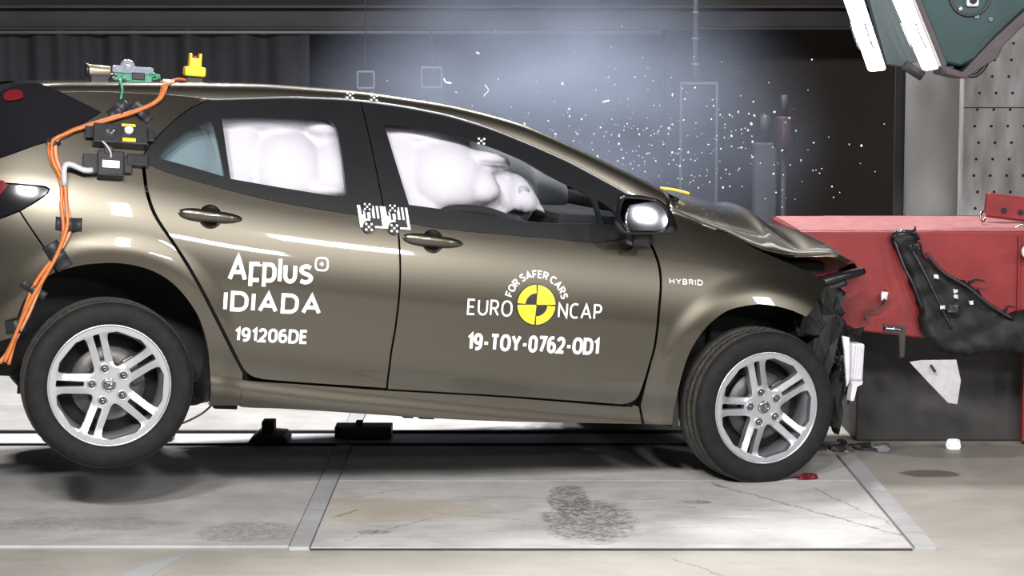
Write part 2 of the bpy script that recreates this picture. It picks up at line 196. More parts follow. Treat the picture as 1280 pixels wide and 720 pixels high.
# concrete floors with wear, stains and cracks that have their own outline on the ground
def floor_mat(name, base, var, stains=(), cracks=(), streak=0.):
    m, nt, b = nodes_of(name); N = nt.nodes.new; L = nt.links.new
    geo = N('ShaderNodeNewGeometry')
    n1 = N('ShaderNodeTexNoise'); n1.inputs['Scale'].default_value = 2.6; n1.inputs['Detail'].default_value = 11; n1.inputs['Roughness'].default_value = .68; L(geo.outputs['Position'], n1.inputs['Vector'])
    mp = N('ShaderNodeMapping'); mp.inputs['Scale'].default_value = (2.2, 16, 1); L(geo.outputs['Position'], mp.inputs['Vector'])
    n2 = N('ShaderNodeTexNoise'); n2.inputs['Scale'].default_value = 1.3; n2.inputs['Detail'].default_value = 9; n2.inputs['Roughness'].default_value = .7; L(mp.outputs['Vector'], n2.inputs['Vector'])
    r1 = N('ShaderNodeValToRGB'); c = np.array(base)
    r1.color_ramp.elements[0].position = .3; r1.color_ramp.elements[0].color = (*(c*(1-var)), 1)
    r1.color_ramp.elements[1].position = .72; r1.color_ramp.elements[1].color = (*np.clip(c*(1+var*.6), 0, 1), 1)
    L(n1.outputs['Fac'], r1.inputs['Fac'])
    cur = r1.outputs['Color']
    def mixin(fac, col):
        nonlocal cur
        mx = N('ShaderNodeMix'); mx.data_type = 'RGBA'; L(fac, mx.inputs['Factor']); L(cur, mx.inputs['A']); mx.inputs['B'].default_value = (*col, 1)
        cur = mx.outputs['Result']
    def math_(op, a, bb=None, clamp=False):
        x = N('ShaderNodeMath'); x.operation = op; x.use_clamp = clamp
        for i, v in enumerate((a, bb)):
            if v is None: continue
            if isinstance(v, (int, float)): x.inputs[i].default_value = v
            else: L(v, x.inputs[i])
        return x.outputs[0]
    if streak:
        f = math_('MULTIPLY', math_('SUBTRACT', n2.outputs['Fac'], .53, True), streak*4, True); mixin(f, tuple(c*.45))
    sep = N('ShaderNodeSeparateXYZ'); L(geo.outputs['Position'], sep.inputs[0])
    n3 = N('ShaderNodeTexNoise'); n3.inputs['Scale'].default_value = 7; n3.inputs['Detail'].default_value = 8; n3.inputs['Roughness'].default_value = .75; L(geo.outputs['Position'], n3.inputs['Vector'])
    n4 = N('ShaderNodeTexNoise'); n4.inputs['Scale'].default_value = 38; n4.inputs['Detail'].default_value = 6; n4.inputs['Roughness'].default_value = .8; L(geo.outputs['Position'], n4.inputs['Vector'])
    for (sx, sy, rx, ry, amt, col, speck) in stains:
        dx = math_('DIVIDE', math_('SUBTRACT', sep.outputs[0], sx), rx); dy = math_('DIVIDE', math_('SUBTRACT', sep.outputs[1], sy), ry)
        d = math_('SQRT', math_('ADD', math_('MULTIPLY', dx, dx), math_('MULTIPLY', dy, dy)))
        d = math_('ADD', d, math_('MULTIPLY', math_('SUBTRACT', n3.outputs['Fac'], .5), 1.1))
        f = math_('MULTIPLY', math_('SUBTRACT', 1.0, d), 5, True)
        if speck: f = math_('MULTIPLY', f, math_('MULTIPLY', math_('SUBTRACT', n4.outputs['Fac'], .38), 4.5, True))
        mixin(math_('MULTIPLY', f, amt), col)
    for (x0, y0, x1, y1, wd, amt) in cracks:
        L0 = math.hypot(x1-x0, y1-y0); ux, uy = (x1-x0)/L0, (y1-y0)/L0
        px = math_('SUBTRACT', sep.outputs[0], x0); py = math_('SUBTRACT', sep.outputs[1], y0)
        al = math_('ADD', math_('MULTIPLY', px, ux), math_('MULTIPLY', py, uy))
        ac = math_('SUBTRACT', math_('MULTIPLY', py, ux), math_('MULTIPLY', px, uy))
        ac = math_('ABSOLUTE', math_('ADD', ac, math_('MULTIPLY', math_('SUBTRACT', n3.outputs['Fac'], .5), .10)))
        f = math_('MULTIPLY', math_('SUBTRACT', wd, ac), 2.0/wd, True)
        f = math_('MULTIPLY', f, math_('MULTIPLY', math_('MULTIPLY', math_('GREATER_THAN', al, 0), math_('LESS_THAN', al, L0)), math_('MULTIPLY', math_('SUBTRACT', n4.outputs['Fac'], .3), 3, True)))
        mixin(math_('MULTIPLY', f, amt), (.06, .055, .05))
    L(cur, b.inputs['Base Color'])
    mr = N('ShaderNodeMapRange'); mr.inputs['To Min'].default_value = .38; mr.inputs['To Max'].default_value = .62; L(n1.outputs['Fac'], mr.inputs['Value']); L(mr.outputs['Result'], b.inputs['Roughness'])
    bp = N('ShaderNodeBump'); bp.inputs['Strength'].default_value = .2; bp.inputs['Distance'].default_value = .004; L(n4.outputs['Fac'], bp.inputs['Height']); L(bp.outputs['Normal'], b.inputs['Normal'])
    return m
DK = (.10, .09, .08)
M['floor'] = floor_mat('bare_concrete', (.36, .343, .305), .18, [(1.74, 9.15, .13, .09, .8, DK, 0), (2.0, 9.7, .5, .2, .5, (.12, .11, .10), 0)], [(.55, 7.55, .75, 7.2, .006, .8)], .5)
M['plate'] = floor_mat('white_painted_plate', (.53, .525, .505), .30,
    [(.29, 8.15, .19, .42, .85, DK, 1), (.22, 8.55, .09, .35, .8, DK, 1), (-.55, 8.35, .5, .25, .5, (.42, .36, .27), 0), (-.5, 7.95, .06, .04, .7, DK, 1), (.72, 8.5, .06, .04, .8, DK, 1)],
    [(.80, 8.9, 1.42, 7.85, .010, .85), (-.62, 8.6, -.45, 8.75, .006, .7), (-.6, 7.8, -.3, 8.2, .006, .7), (-.3, 8.3, .05, 8.15, .005, .7), (-.68, 8.2, -.58, 8.35, .008, .8), (-.2, 8.62, .3, 8.55, .004, .6), (.45, 8.0, .75, 8.05, .004, .6), (.85, 8.35, 1.05, 8.33, .007, .8), (.5, 8.55, .62, 8.6, .006, .8), (.62, 8.42, .7, 8.4, .006, .8), (1.2, 8.8, 1.42, 8.0, .006, .7)], .8)
M['plate_left'] = floor_mat('grey_painted_plate', (.47, .465, .45), .28, [(-.95, 7.95, .2, .2, .5, DK, 1), (-1.6, 8.1, .4, .15, .4, DK, 1)], [], .6)
M['strip'] = floor_mat('pale_metal_strip', (.42, .42, .43), .22, [], [], .8)
M['patch'] = floor_mat('smooth_grey_patch', (.36, .37, .38), .1, [], [], .2)
def concrete_wall():
    m, nt, b = nodes_of('drilled_concrete'); N = nt.nodes.new; L = nt.links.new
    tc = N('ShaderNodeTexCoord'); mp = N('ShaderNodeMapping'); mp.inputs['Scale'].default_value = (5, 5, 1.2); L(tc.outputs['Object'], mp.inputs['Vector'])
    n = N('ShaderNodeTexNoise'); n.inputs['Scale'].default_value = 3; n.inputs['Detail'].default_value = 8; L(mp.outputs['Vector'], n.inputs['Vector'])
    r = N('ShaderNodeValToRGB'); r.color_ramp.elements[0].position = .3; r.color_ramp.elements[0].color = (.24, .225, .21, 1)
    r.color_ramp.elements[1].position = .7; r.color_ramp.elements[1].color = (.46, .46, .47, 1); L(n.outputs['Fac'], r.inputs['Fac'])
    L(r.outputs['Color'], b.inputs['Base Color']); b.inputs['Roughness'].default_value = .8
    return m
M['concrete'] = concrete_wall()

# ---------------------------------------------------------------- mesh helpers
def link(o, parent=None):
    COL.objects.link(o)
    if parent is not None: o.parent = parent
    return o
def tag(o, label=None, cat=None, group=None, kind=None):
    for k, v in (('label', label), ('category', cat), ('group', group), ('kind', kind)):
        if v: o[k] = v
    return o
def thing(name, label, cat, loc=(0, 0, 0), group=None):
    o = bpy.data.objects.new(name, None); o.location = loc; o.empty_display_size = .1
    return tag(link(o), label, cat, group)
def make(name, verts, faces, m, parent=None, smooth=False, normals=None):
    me = bpy.data.meshes.new(name); me.from_pydata([tuple(map(float, v)) for v in verts], [], [tuple(map(int, f)) for f in faces])
    me.materials.append(M[m] if isinstance(m, str) else m)
    if smooth: me.polygons.foreach_set('use_smooth', [True]*len(me.polygons))
    me.update()
    if normals is not None: me.normals_split_custom_set_from_vertices([tuple(map(float, n)) for n in normals])
    return link(bpy.data.objects.new(name, me), parent)
def from_bm(name, bm, m, parent=None, smooth=False, bevel=0., seg=2):
    bmesh.ops.recalc_face_normals(bm, faces=bm.faces)
    me = bpy.data.meshes.new(name); bm.to_mesh(me); bm.free()
    me.materials.append(M[m])
    if smooth: me.polygons.foreach_set('use_smooth', [True]*len(me.polygons))
    o = link(bpy.data.objects.new(name, me), parent)
    if bevel:
        md = o.modifiers.new('bevel', 'BEVEL'); md.width = bevel; md.segments = seg; md.limit_method = 'ANGLE'; md.angle_limit = math.radians(35)
    return o
def bm_box(bm, c, s, rot=None):
    r = bmesh.ops.create_cube(bm, size=1)
    mt = Matrix.Translation(c) @ (rot.to_4x4() if rot is not None else Matrix()) @ Matrix.Diagonal((*s, 1))
    bmesh.ops.transform(bm, matrix=mt, verts=r['verts']); return r['verts']
def box(name, c, s, m, parent=None, rot=None, bevel=.003):
    bm = bmesh.new(); bm_box(bm, c, s, rot); return from_bm(name, bm, m, parent, bevel=bevel)
def bm_cyl(bm, a, b, r1, r2=None, n=20, caps=True):
    a = Vector(a); b = Vector(b); d = b-a
    r = bmesh.ops.create_cone(bm, cap_ends=caps, segments=n, radius1=r1, radius2=r1 if r2 is None else r2, depth=d.length)
    bmesh.ops.transform(bm, matrix=Matrix.Translation((a+b)/2) @ d.to_track_quat('Z', 'Y').to_matrix().to_4x4(), verts=r['verts'])
    return r['verts']
def cyl(name, a, b, r1, m, parent=None, r2=None, n=20, bevel=.0, smooth=True):
    bm = bmesh.new(); bm_cyl(bm, a, b, r1, r2, n)
    o = from_bm(name, bm, m, parent, bevel=bevel)
    for p in o.data.polygons:
        if len(p.vertices) == 4: p.use_smooth = smooth
    return o
def catmull(pts, step):
    p = np.array(pts, float)
    if len(p) < 3:
        n = max(2, int(np.linalg.norm(p[1]-p[0])/step)+1); return np.linspace(p[0], p[-1], n)
    q = np.vstack([2*p[0]-p[1], p, 2*p[-1]-p[-2]]); out = []
    for i in range(1, len(q)-2):
        n = max(1, int(round(np.linalg.norm(q[i+1]-q[i])/step)))
        t = (np.arange(n)/n)[:, None]
        a, b_, c, d = q[i-1], q[i], q[i+1], q[i+2]
        out.append(.5*(2*b_+(c-a)*t+(2*a-5*b_+4*c-d)*t*t+(3*b_-a-3*c+d)*t**3))
    out.append(p[-1:]); return np.vstack(out)
def tube(name, pts, r, m, parent=None, n=8, step=.015, radii=None):
    c = catmull(pts, step); V = []; Fc = []; up = np.array([.13, .31, .94])
    for i in range(len(c)):
        t = c[min(i+1, len(c)-1)]-c[max(i-1, 0)]; t /= np.linalg.norm(t)+1e-9
        s = np.cross(t, up); s /= np.linalg.norm(s)+1e-9; u = np.cross(s, t)
        rr = r if radii is None else radii(i/(len(c)-1))
        for k in range(n):
            a = 2*math.pi*k/n; V.append(c[i]+rr*(math.cos(a)*s+math.sin(a)*u))
    for i in range(len(c)-1):
        for k in range(n):
            Fc.append((i*n+k, i*n+(k+1) % n, (i+1)*n+(k+1) % n, (i+1)*n+k))
    Fc.append(tuple(range(n-1, -1, -1))); Fc.append(tuple((len(c)-1)*n+k for k in range(n)))
    return make(name, V, Fc, m, parent, smooth=True)
def lathe(name, prof_, m, parent=None, n=72, centre=(0, 0, 0), closed=True, wob=None):
    # profile of (radius, y), turned round the wheel axis (y)
    V = []; Fc = []; k = len(prof_)
    for i in range(n):
        a = 2*math.pi*i/n
        for j, (r, y) in enumerate(prof_):
            rr = r+(wob(i, j) if wob else 0)
            V.append((centre[0]+rr*math.cos(a), centre[1]+y, centre[2]+rr*math.sin(a)))
    for i in range(n):
        for j in range(k-1 if not closed else k):
            Fc.append((i*k+j, ((i+1) % n)*k+j, ((i+1) % n)*k+(j+1) % k, i*k+(j+1) % k))
    o = make(name, V, Fc, m, parent, smooth=True)
    return o
def pip(q, loops):
    q = np.asarray(q); ins = np.zeros(len(q), bool)
    for lp in loops:
        a = np.asarray(lp); b_ = np.roll(a, -1, 0)
        for (x0, y0), (x1, y1) in zip(a, b_):
            if y0 == y1: continue
            c = ((y0 > q[:, 1]) != (y1 > q[:, 1])) & (q[:, 0] < (x1-x0)*(q[:, 1]-y0)/(y1-y0)+x0)
            ins ^= c
    return ins
def fill(loops, step):
    """triangulate loops (outer + holes) in 2-D with an even inner grid"""
    allp = np.vstack(loops); lo, hi = allp.min(0), allp.max(0)
    g = np.stack(np.meshgrid(np.arange(lo[0]+step/2, hi[0], step), np.arange(lo[1]+step/2, hi[1], step)), -1).reshape(-1, 2)
    if len(g):
        g = g[pip(g, loops)]
    if len(g):
        d2 = ((g[:, None, :]-allp[None, :, :])**2).sum(-1).min(1); g = g[d2 > (.45*step)**2]
    verts = [Vector(p) for p in allp]+[Vector(p) for p in g]; edges = []; o = 0
    for lp in loops:
        n = len(lp); edges += [(o+i, o+(i+1) % n) for i in range(n)]; o += n
    v, e, f, *_ = delaunay_2d_cdt(verts, edges, [], 0, 1e-6)
    v = np.array([tuple(p) for p in v]); f = np.array([t for t in f if len(t) == 3])
    cen = v[f].mean(1); return v, f[pip(cen, loops)]
def boundary(f):
    cnt = {}
    for a, b_, c in f:
        for e in ((a, b_), (b_, c), (c, a)): cnt[e] = cnt.get(e, 0)+1
    return [e for e in cnt if (e[1], e[0]) not in cnt]
def dense(segs, step=.014):
    pts = []
    for s in segs: pts.append(catmull(s, step)[:-1])
    p = np.vstack(pts); keep = [0]
    for i in range(1, len(p)):
        if np.linalg.norm(p[i]-p[keep[-1]]) > step*.25: keep.append(i)
    if np.linalg.norm(p[keep[-1]]-p[0]) < step*.25: keep.pop()
    return p[keep]
def side_normals(X, Z):
    e = .009
    sx = (S(X+e, Z)-S(X-e, Z))/(2*e); sz = (S(X, Z+e)-S(X, Z-e))/(2*e)
    n = np.stack([-sx, -np.ones_like(sx), -sz], -1); return n/np.linalg.norm(n, axis=1)[:, None]
def panel(name, loops, m, parent, off=0., thick=.022, step=.022, offf=None):
    """a skin that lies on the car's side surface, with its edge folded inward"""
    v, f = fill(loops, step); X, Z = v[:, 0], v[:, 1]
    s = S(X, Z)+off+(offf(X, Z) if offf else 0)
    V = np.stack([X, -s, Z], -1); N = side_normals(X, Z); n = len(V)
    bd = boundary(f); idx = sorted({i for e in bd for i in e}); mp = {i: n+k for k, i in enumerate(idx)}; mq = {i: n+len(idx)+k for k, i in enumerate(idx)}
    V = np.vstack([V, V[idx], V[idx]+np.array([0, thick, 0])])
    en = np.zeros((len(idx), 3))
    pos = {i: k for k, i in enumerate(idx)}
    for a, b_ in bd:
        d = v[b_]-v[a]; w = np.array([d[1], 0, -d[0]])
        en[pos[a]] += w; en[pos[b_]] += w
    en /= np.linalg.norm(en, axis=1)[:, None]+1e-9
    F2 = [tuple(t) for t in f]+[(mp[b_], mp[a], mq[a], mq[b_]) for a, b_ in bd]
    return make(name, V, F2, m, parent, smooth=True, normals=np.vstack([N, en, en]))
def circle2(c, r, n=28): return np.array([(c[0]+r*math.cos(2*math.pi*i/n), c[1]+r*math.sin(2*math.pi*i/n)) for i in range(n)])

# ---------------------------------------------------------------- the hall
floor = make('floor', [(-14, -3, 0), (14, -3, 0), (14, 18, 0), (-14, 18, 0)], [(0, 1, 2, 3)], 'floor'); tag(floor, kind='structure')
def slab(name, x0, x1, y0, y1, h, m, parent=floor): return box(name, ((x0+x1)/2, (y0+y1)/2, h/2), (x1-x0, y1-y0, h), m, parent, bevel=0)
slab('floor_plate', -.705, 1.40, 7.69, 8.945, .008, 'plate')
slab('floor_plate', -.705, 1.40, 8.952, 12.5, .008, 'plate')
slab('floor_plate', -7.0, -.785, 7.74, 12.5, .007, 'plate_left')
slab('seam_strip', -.78, -.71, 7.68, 12.5, .012, 'strip')
slab('seam_strip', 1.41, 1.485, 7.68, 9.55, .012, 'strip')
slab('edge_strip', -7.0, -.785, 7.715, 7.737, .010, 'strip')
slab('edge_strip', -.705, 1.40, 7.672, 7.684, .006, 'block_steel')
bm = bmesh.new(); q4 = [(-1.36, 7.1), (-1.235, 7.1), (-1.12, 7.655), (-1.23, 7.47)]
lo4 = [bm.verts.new((x, y, .0005)) for x, y in q4]; hi4 = [bm.verts.new((x, y, .003)) for x, y in q4]
bm.faces.new(hi4)
for i in range(4): bm.faces.new((lo4[i], lo4[(i+1) % 4], hi4[(i+1) % 4], hi4[i]))
from_bm('floor_patch', bm, 'patch', floor)
tag(make('wall_back', [(-14, 16, 0), (14, 16, 0), (14, 16, 7), (-14, 16, 7)], [(0, 1, 2, 3)], 'wall'), kind='structure')
tag(make('wall_left', [(-14, -3, 0), (-14, 16, 0), (-14, 16, 7), (-14, -3, 7)], [(0, 1, 2, 3)], 'wall'), kind='structure')
tag(make('wall_right', [(14, -3, 0), (14, 16, 0), (14, 16, 7), (14, -3, 7)], [(3, 2, 1, 0)], 'wall'), kind='structure')
tag(make('wall_front', [(-14, -3, 0), (14, -3, 0), (14, -3, 7), (-14, -3, 7)], [(3, 2, 1, 0)], 'wall'), kind='structure')
tag(make('ceiling', [(-14, -3, 7), (14, -3, 7), (14, 16, 7), (-14, 16, 7)], [(3, 2, 1, 0)], 'wall'), kind='structure')
pt = box('trim_1', (1.95, 15.9, 1.6), (1.75, .12, 3.2), 'brown_wall', bevel=.01); tag(pt, kind='structure')

# curtain on its rail
cu = thing('curtain', 'dark hanging curtain in soft folds below the beam, behind the car roof', 'curtain', (0, 0, 0))
V = []; nx, nz = 420, 8
xs = np.linspace(-5.2, -1.35, nx)
for j in range(nz):
    z = .35+(1.925-.35)*j/(nz-1)
    for x in xs:
        a = .05*math.sin(x*15+1.3*math.sin(x*3.1))+.03*math.sin(x*34+2*math.sin(x*2.2)+.4*z)
        V.append((x, 15.0+a*(1.1-.35*j/(nz-1)), z))
Fc = [(j*nx+i, j*nx+i+1, (j+1)*nx+i+1, (j+1)*nx+i) for j in range(nz-1) for i in range(nx-1)]
make('cloth', V, Fc, 'curtain', cu, smooth=True)
cyl('curtain_rail', (-5.2, 14.93, 1.905), (1.0, 14.93, 1.905), .012, 'pipe', cu)
be = thing('roof_beam', 'long dull brown horizontal beam crossing above the curtain', 'beam', (0, 0, 0))
box('web', (-1.0, 15.1, 2.0), (9.0, .12, .13), 'beam', be, bevel=.01)
box('flange', (-1.0, 15.06, 2.075), (9.0, .24, .022), 'beam', be, bevel=.004)
box('flange', (-1.0, 15.06, 1.93), (9.0, .24, .016), 'beam', be, bevel=.004)
# far machinery
pp = thing('cable_conduit', 'thin grey vertical conduit running down into a wall cabinet', 'pipe', (0, 0, 0))
cyl('tube', (1.144, 14.0, 1.6), (1.144, 14.0, 2.9), .018, 'pipe', pp)
for k in range(5): cyl('clamp', (1.144, 14.0, 1.68+k*.16), (1.144, 14.0, 1.70+k*.16), .024, 'pipe', pp)
cb = thing('wall_cabinet', 'tall dark steel cabinet under the conduit, beyond the smoke', 'cabinet', (0, 0, 0))
box('body', (1.165, 14.1, .8), (.235, .25, 1.55), 'beam', cb, bevel=.01)
box('door', (1.165, 13.968, .8), (.205, .012, 1.50), 'wall', cb, bevel=.004)
for dx in (-.112, .112): box('frame', (1.165+dx, 13.965, .8), (.016, .02, 1.56), 'pipe', cb)
box('frame', (1.165, 13.965, 1.575), (.24, .02, .016), 'pipe', cb)
for cx, cz, s, lb in ((-.852, 1.602, .095, 'small square frame hung behind the roof edge, nearer the curtain'), (-.468, 1.616, .115, 'larger square frame hung behind the roof, nearer the smoke')):
    t = thing('hanging_frame', lb, 'frame', (cx, 13.06, cz-s/2), 'square frames beyond the roof')
    for d in (-1, 1):
        box('bar', (d*s/2, 0, s/2), (.012, .015, s), 'pipe', t); box('bar', (0, 0, s/2+d*s/2), (s, .015, .012), 'pipe', t)
    box('panel', (0, .012, s/2), (s*.86, .01, s*.86), 'curtain', t); cyl('hanger', (0, 0, s), (0, 0, s+.9), .004, 'beam', t)
ps = thing('stand_post', 'dark slate steel post standing behind the bonnet', 'post', (1.47, 13.0, 0))
box('post', (0, 0, .62), (.13, .13, 1.24), 'slate', ps, bevel=.01); box('base', (0, 0, .01), (.2, .2, .02), 'slate', ps); cyl('knob', (0, 0, 1.24), (0, 0, 1.40), .03, 'beam', ps)
mb = thing('maroon_lamp', 'dark maroon rounded lamp head hanging beside the slate post', 'lamp', (1.545, 12.7, 1.2))
cyl('head', (0, 0, .02), (0, 0, .20), .065, 'maroon', mb, r2=.05, bevel=.01); cyl('neck', (0, 0, .2), (0, 0, .32), .02, 'beam', mb); cyl('stem', (0, 0, -1.2), (0, 0, .02), .015, 'beam', mb)

# right: column, concrete block with anchor holes, lamp
co = thing('steel_column', 'smooth grey steel column rising behind the red barrier', 'column', (2.13, 11.35, 0))
cyl('shaft', (0, 0, 0), (0, 0, 3.4), .135, 'grey_steel', co, n=48); box('base_plate', (0, 0, .012), (.36, .36, .024), 'grey_steel', co)
box('flange', (-.155, .05, 1.7), (.05, .02, 3.4), 'wall', co)
cw = thing('concrete_block', 'drilled grey concrete impact block at the right edge', 'block', (0, 0, 0))
box('body', (3.38, 12.25, 1.6), (2.1, 1.4, 3.2), 'concrete', cw, bevel=.01)
hm = None
for i in range(7):
    for j in range(16):
        x = 2.40+i*.085; z = .95+j*.085
        if hm is None:
            bm = bmesh.new(); bm_cyl(bm, (0, 0, 0), (0, -.004, 0), .0075, n=10); hm = from_bm('anchor_hole', bm, 'core', cw)
            hm.location = (x, 11.551, z); continue
        o = hm.copy(); link(o, cw); o.location = (x+(.012*math.sin(j*2.1)), 11.551, z)
box('joint', (3.38, 11.55, 1.47), (2.1, .004, .006), 'dark_steel', cw, bevel=0)

# red barrier
rb = thing('impact_barrier', 'red steel impact barrier on a dark block, in front of the car', 'barrier', (0, 0, 0))
bm = bmesh.new()
pr = [(1.21, .985), (2.75, .985), (2.75, .545), (1.80, .520), (1.50, .555), (1.30, .60), (1.21, .62)]
fr = [bm.verts.new((x, 9.48, z)) for x, z in pr]; bk = [bm.verts.new((x, 10.36, z)) for x, z in pr]
bm.faces.new(fr); bm.faces.new(bk[::-1])
for i in range(len(pr)): bm.faces.new((fr[i], bk[i], bk[(i+1) % len(pr)], fr[(i+1) % len(pr)]))
from_bm('body', bm, 'red_paint', rb, bevel=.008)
box('base_block', (2.6, 10.55, .47), (2.1, 1.2, .94), 'block_steel', rb, bevel=.01)
box('lower_plate', (2.52, 9.85, .27), (.5, .06, .5), 'red_paint', rb, bevel=.006)
box('top_plate', (1.985, 9.92, .988), (1.52, .86, .006), 'dusty_sheen_red', rb, bevel=.001)  # thin plate added to carry the dust and sheen colour
box('seam_rib', (2.16, 9.474, .76), (.012, .02, .42), 'red_paint', rb)
bk_ = box('lug_bracket', (2.36, 9.95, 1.04), (.50, .05, .11), 'red_paint', rb, rot=Matrix.Rotation(.12, 3, 'Y'), bevel=.01)
for k in range(3): cyl('bolt_hole', (2.19+k*.075, 9.921, 1.045-.009*k), (2.19+k*.075, 9.915, 1.045-.009*k), .012, 'core', bk_)
def torus(name, c, R, r, m, parent, rot=None, n=24, k=8):
    V = []; Fc = []
    for i in range(n):
        a = 2*math.pi*i/n
        for j in range(k):
            b_ = 2*math.pi*j/k; p = Vector(((R+r*math.cos(b_))*math.cos(a), r*math.sin(b_), (R+r*math.cos(b_))*math.sin(a)))
            if rot is not None: p = rot @ p
            V.append((c[0]+p.x, c[1]+p.y, c[2]+p.z))
    for i in range(n):
        for j in range(k): Fc.append((i*k+j, i*k+(j+1) % k, ((i+1) % n)*k+(j+1) % k, ((i+1) % n)*k+j))
    return make(name, V, Fc, m, parent, smooth=True)
torus('lifting_ring', (2.07, 9.80, 1.025), .022, .006, 'chrome', rb, Matrix.Rotation(.9, 3, 'Z'))
torus('lifting_ring', (2.20, 9.62, .975), .028, .006, 'chrome', rb)
cyl('coupling', (2.19, 9.46, .90), (2.19, 9.40, .90), .03, 'pale_plastic', rb, n=16)

# twin-tube lamp hung over the barrier
lp = thing('work_lamp', 'teal work lamp with two glowing white tubes hung over the barrier', 'lamp', (0, 0, 0))
def quad_prism(name, q, y0, y1, m, parent, bevel=.004):
    bm = bmesh.new(); a = [bm.verts.new((x, y0, z)) for x, z in q]; b_ = [bm.verts.new((x, y1, z)) for x, z in q]
    bm.faces.new(a); bm.faces.new(b_[::-1]); n = len(q)
    for i in range(n): bm.faces.new((a[i], b_[i], b_[(i+1) % n], a[(i+1) % n]))
    return from_bm(name, bm, m, parent, bevel=bevel)
def ext(p, q, t): return (p[0]+(p[0]-q[0])*t, p[1]+(p[1]-q[1])*t)
for tq in ([(1.428, 1.967), (1.507, 1.967), (1.61, 1.668), (1.540, 1.660)], [(1.638, 1.967), (1.714, 1.967), (1.837, 1.673), (1.775, 1.664)]):
    q = [ext(tq[0], tq[3], .6), ext(tq[1], tq[2], .6), tq[2], tq[3]]
    tb = quad_prism('tube', q, 9.63, 9.70, 'tube', lp, .012)
    hx = (tq[0][0]+tq[3][0])/2; hz = (tq[0][1]+tq[3][1])/2; dx, dz = (tq[3][0]-tq[0][0])*.16, (tq[3][1]-tq[0][1])*.16
    for s in (-.012, (tq[1][0]-tq[0][0])*.62):
        tube('guard', [(hx+s-dx+.01, 9.64, hz-dz), (hx+s-dx-.004, 9.62, hz-dz), (hx+s+dx-.004, 9.62, hz+dz), (hx+s+dx+.01, 9.64, hz+dz)], .005, 'chrome', lp, n=6)
quad_prism('reflector', [(1.42, 2.40), (1.53, 2.40), (1.79, 1.72), (1.70, 1.68), (1.63, 1.69)], 9.74, 9.82, 'reflector', lp)
quad_prism('housing', [(1.57, 2.40), (2.30, 2.40), (2.21, 1.93), (2.075, 1.80), (2.03, 1.73), (1.935, 1.68), (1.84, 1.70)], 9.66, 10.05, 'teal', lp, .012)
quad_prism('side_rail', [(1.58, 2.30), (1.60, 2.32), (1.865, 1.69), (1.840, 1.68)], 9.60, 9.66, 'brown_steel', lp)
quad_prism('end_plate', [(1.85, 1.69), (1.93, 1.66), (2.06, 1.80), (2.20, 1.93), (2.19, 1.86), (2.10, 1.77), (2.08, 1.72), (1.94, 1.63), (1.86, 1.65)], 9.60, 9.9, 'brown_steel', lp)
torus('cover_ring', (1.965, 9.65, 1.985), .085, .006, 'brown_steel', lp, n=32)
box('latch', (1.975, 9.645, 1.965), (.055, .02, .055), 'pale_plastic', lp, bevel=.012); cyl('latch_hole', (1.975, 9.634, 1.965), (1.975, 9.63, 1.965), .016, 'core', lp)
for x, z in ((1.925, 1.93), (2.055, 1.885), (1.995, 1.895)): cyl('screw', (x, 9.656, z), (x, 9.648, z), .009, 'chrome', lp, n=12)
tube('cable', [(1.93, 9.62, 1.65), (1.99, 9.62, 1.645), (2.04, 9.63, 1.70), (2.05, 9.64, 1.76)], .010, 'case', lp)
tube('safety_wire', [(2.03, 9.62, 1.76), (2.12, 9.62, 1.83), (2.30, 9.6, 1.90)], .003, 'core', lp)
cyl('hanger', (1.9, 9.9, 2.35), (1.9, 9.9, 6.98), .02, 'brown_steel', lp)
cyl('end_bracket', (1.70, 9.72, 1.69), (1.78, 9.72, 1.64), .022, 'core', lp)

# tow rail set on the floor behind the car
gr = thing('tow_rail', 'long dark tow rail with a pale channel on the floor behind the car', 'rail', (0, 0, 0))
box('back_bar', (-.9, 10.10, .015), (3.4, .025, .022), 'block_steel', gr); box('front_bar', (-.9, 9.80, .012), (3.4, .015, .010), 'dark_steel', gr)
box('channel', (-.9, 9.95, .010), (3.4, .27, .006), 'slot', gr, bevel=0)
cg = thing('rail_clamp', 'wedge-shaped dark clamp riding on the tow rail nearest the rear wheel', 'clamp', (-1.085, 9.9, .02))
quad_prism('shoe', [(-.09, 0), (.09, 0), (.07, .03), (.0, .035), (-.05, .035)], -.1, .1, 'dark_steel', cg); box('head', (-.005, 0, .05), (.055, .10, .07), 'core', cg)
cg = thing('rail_carriage', 'long flat dark carriage block on the tow rail, mid car', 'carriage', (-.67, 9.98, .02))
box('block', (0, 0, .025), (.255, .14, .05), 'dark_steel', cg); box('stop', (-.02, 0, .055), (.03, .05, .03), 'core', cg)
cg = thing('rail_end_block', 'pale grey end block of the tow rail beside the rear tyre', 'block', (-1.63, 9.92, .02))
box('block', (0, 0, .02), (.22, .10, .04), 'pipe', cg); box('lip', (.10, 0, .03), (.015, .11, .05), 'pipe', cg)

# ---------------------------------------------------------------- the car
car = thing('hatchback_car', 'olive-bronze hatchback with crushed nose, white test lettering and burst airbags', 'car')
EX = Vector((0.95718589, 0.27956719, -0.07508236)); EY = Vector((-0.28035855, 0.95989535, 0)); EZ = Vector((0.07207121, 0.02104998, 0.99717734))
CARM = Matrix(((EX.x, EY.x, EZ.x, -1.75832948), (EX.y, EY.y, EZ.y, 9.01599513), (EX.z, EY.z, EZ.z, .19402676), (0, 0, 0, 1)))
car.matrix_world = CARM
def mirror_copy(o):
    c = o.copy(); link(c, car); c.scale = (1, -1, 1); return c

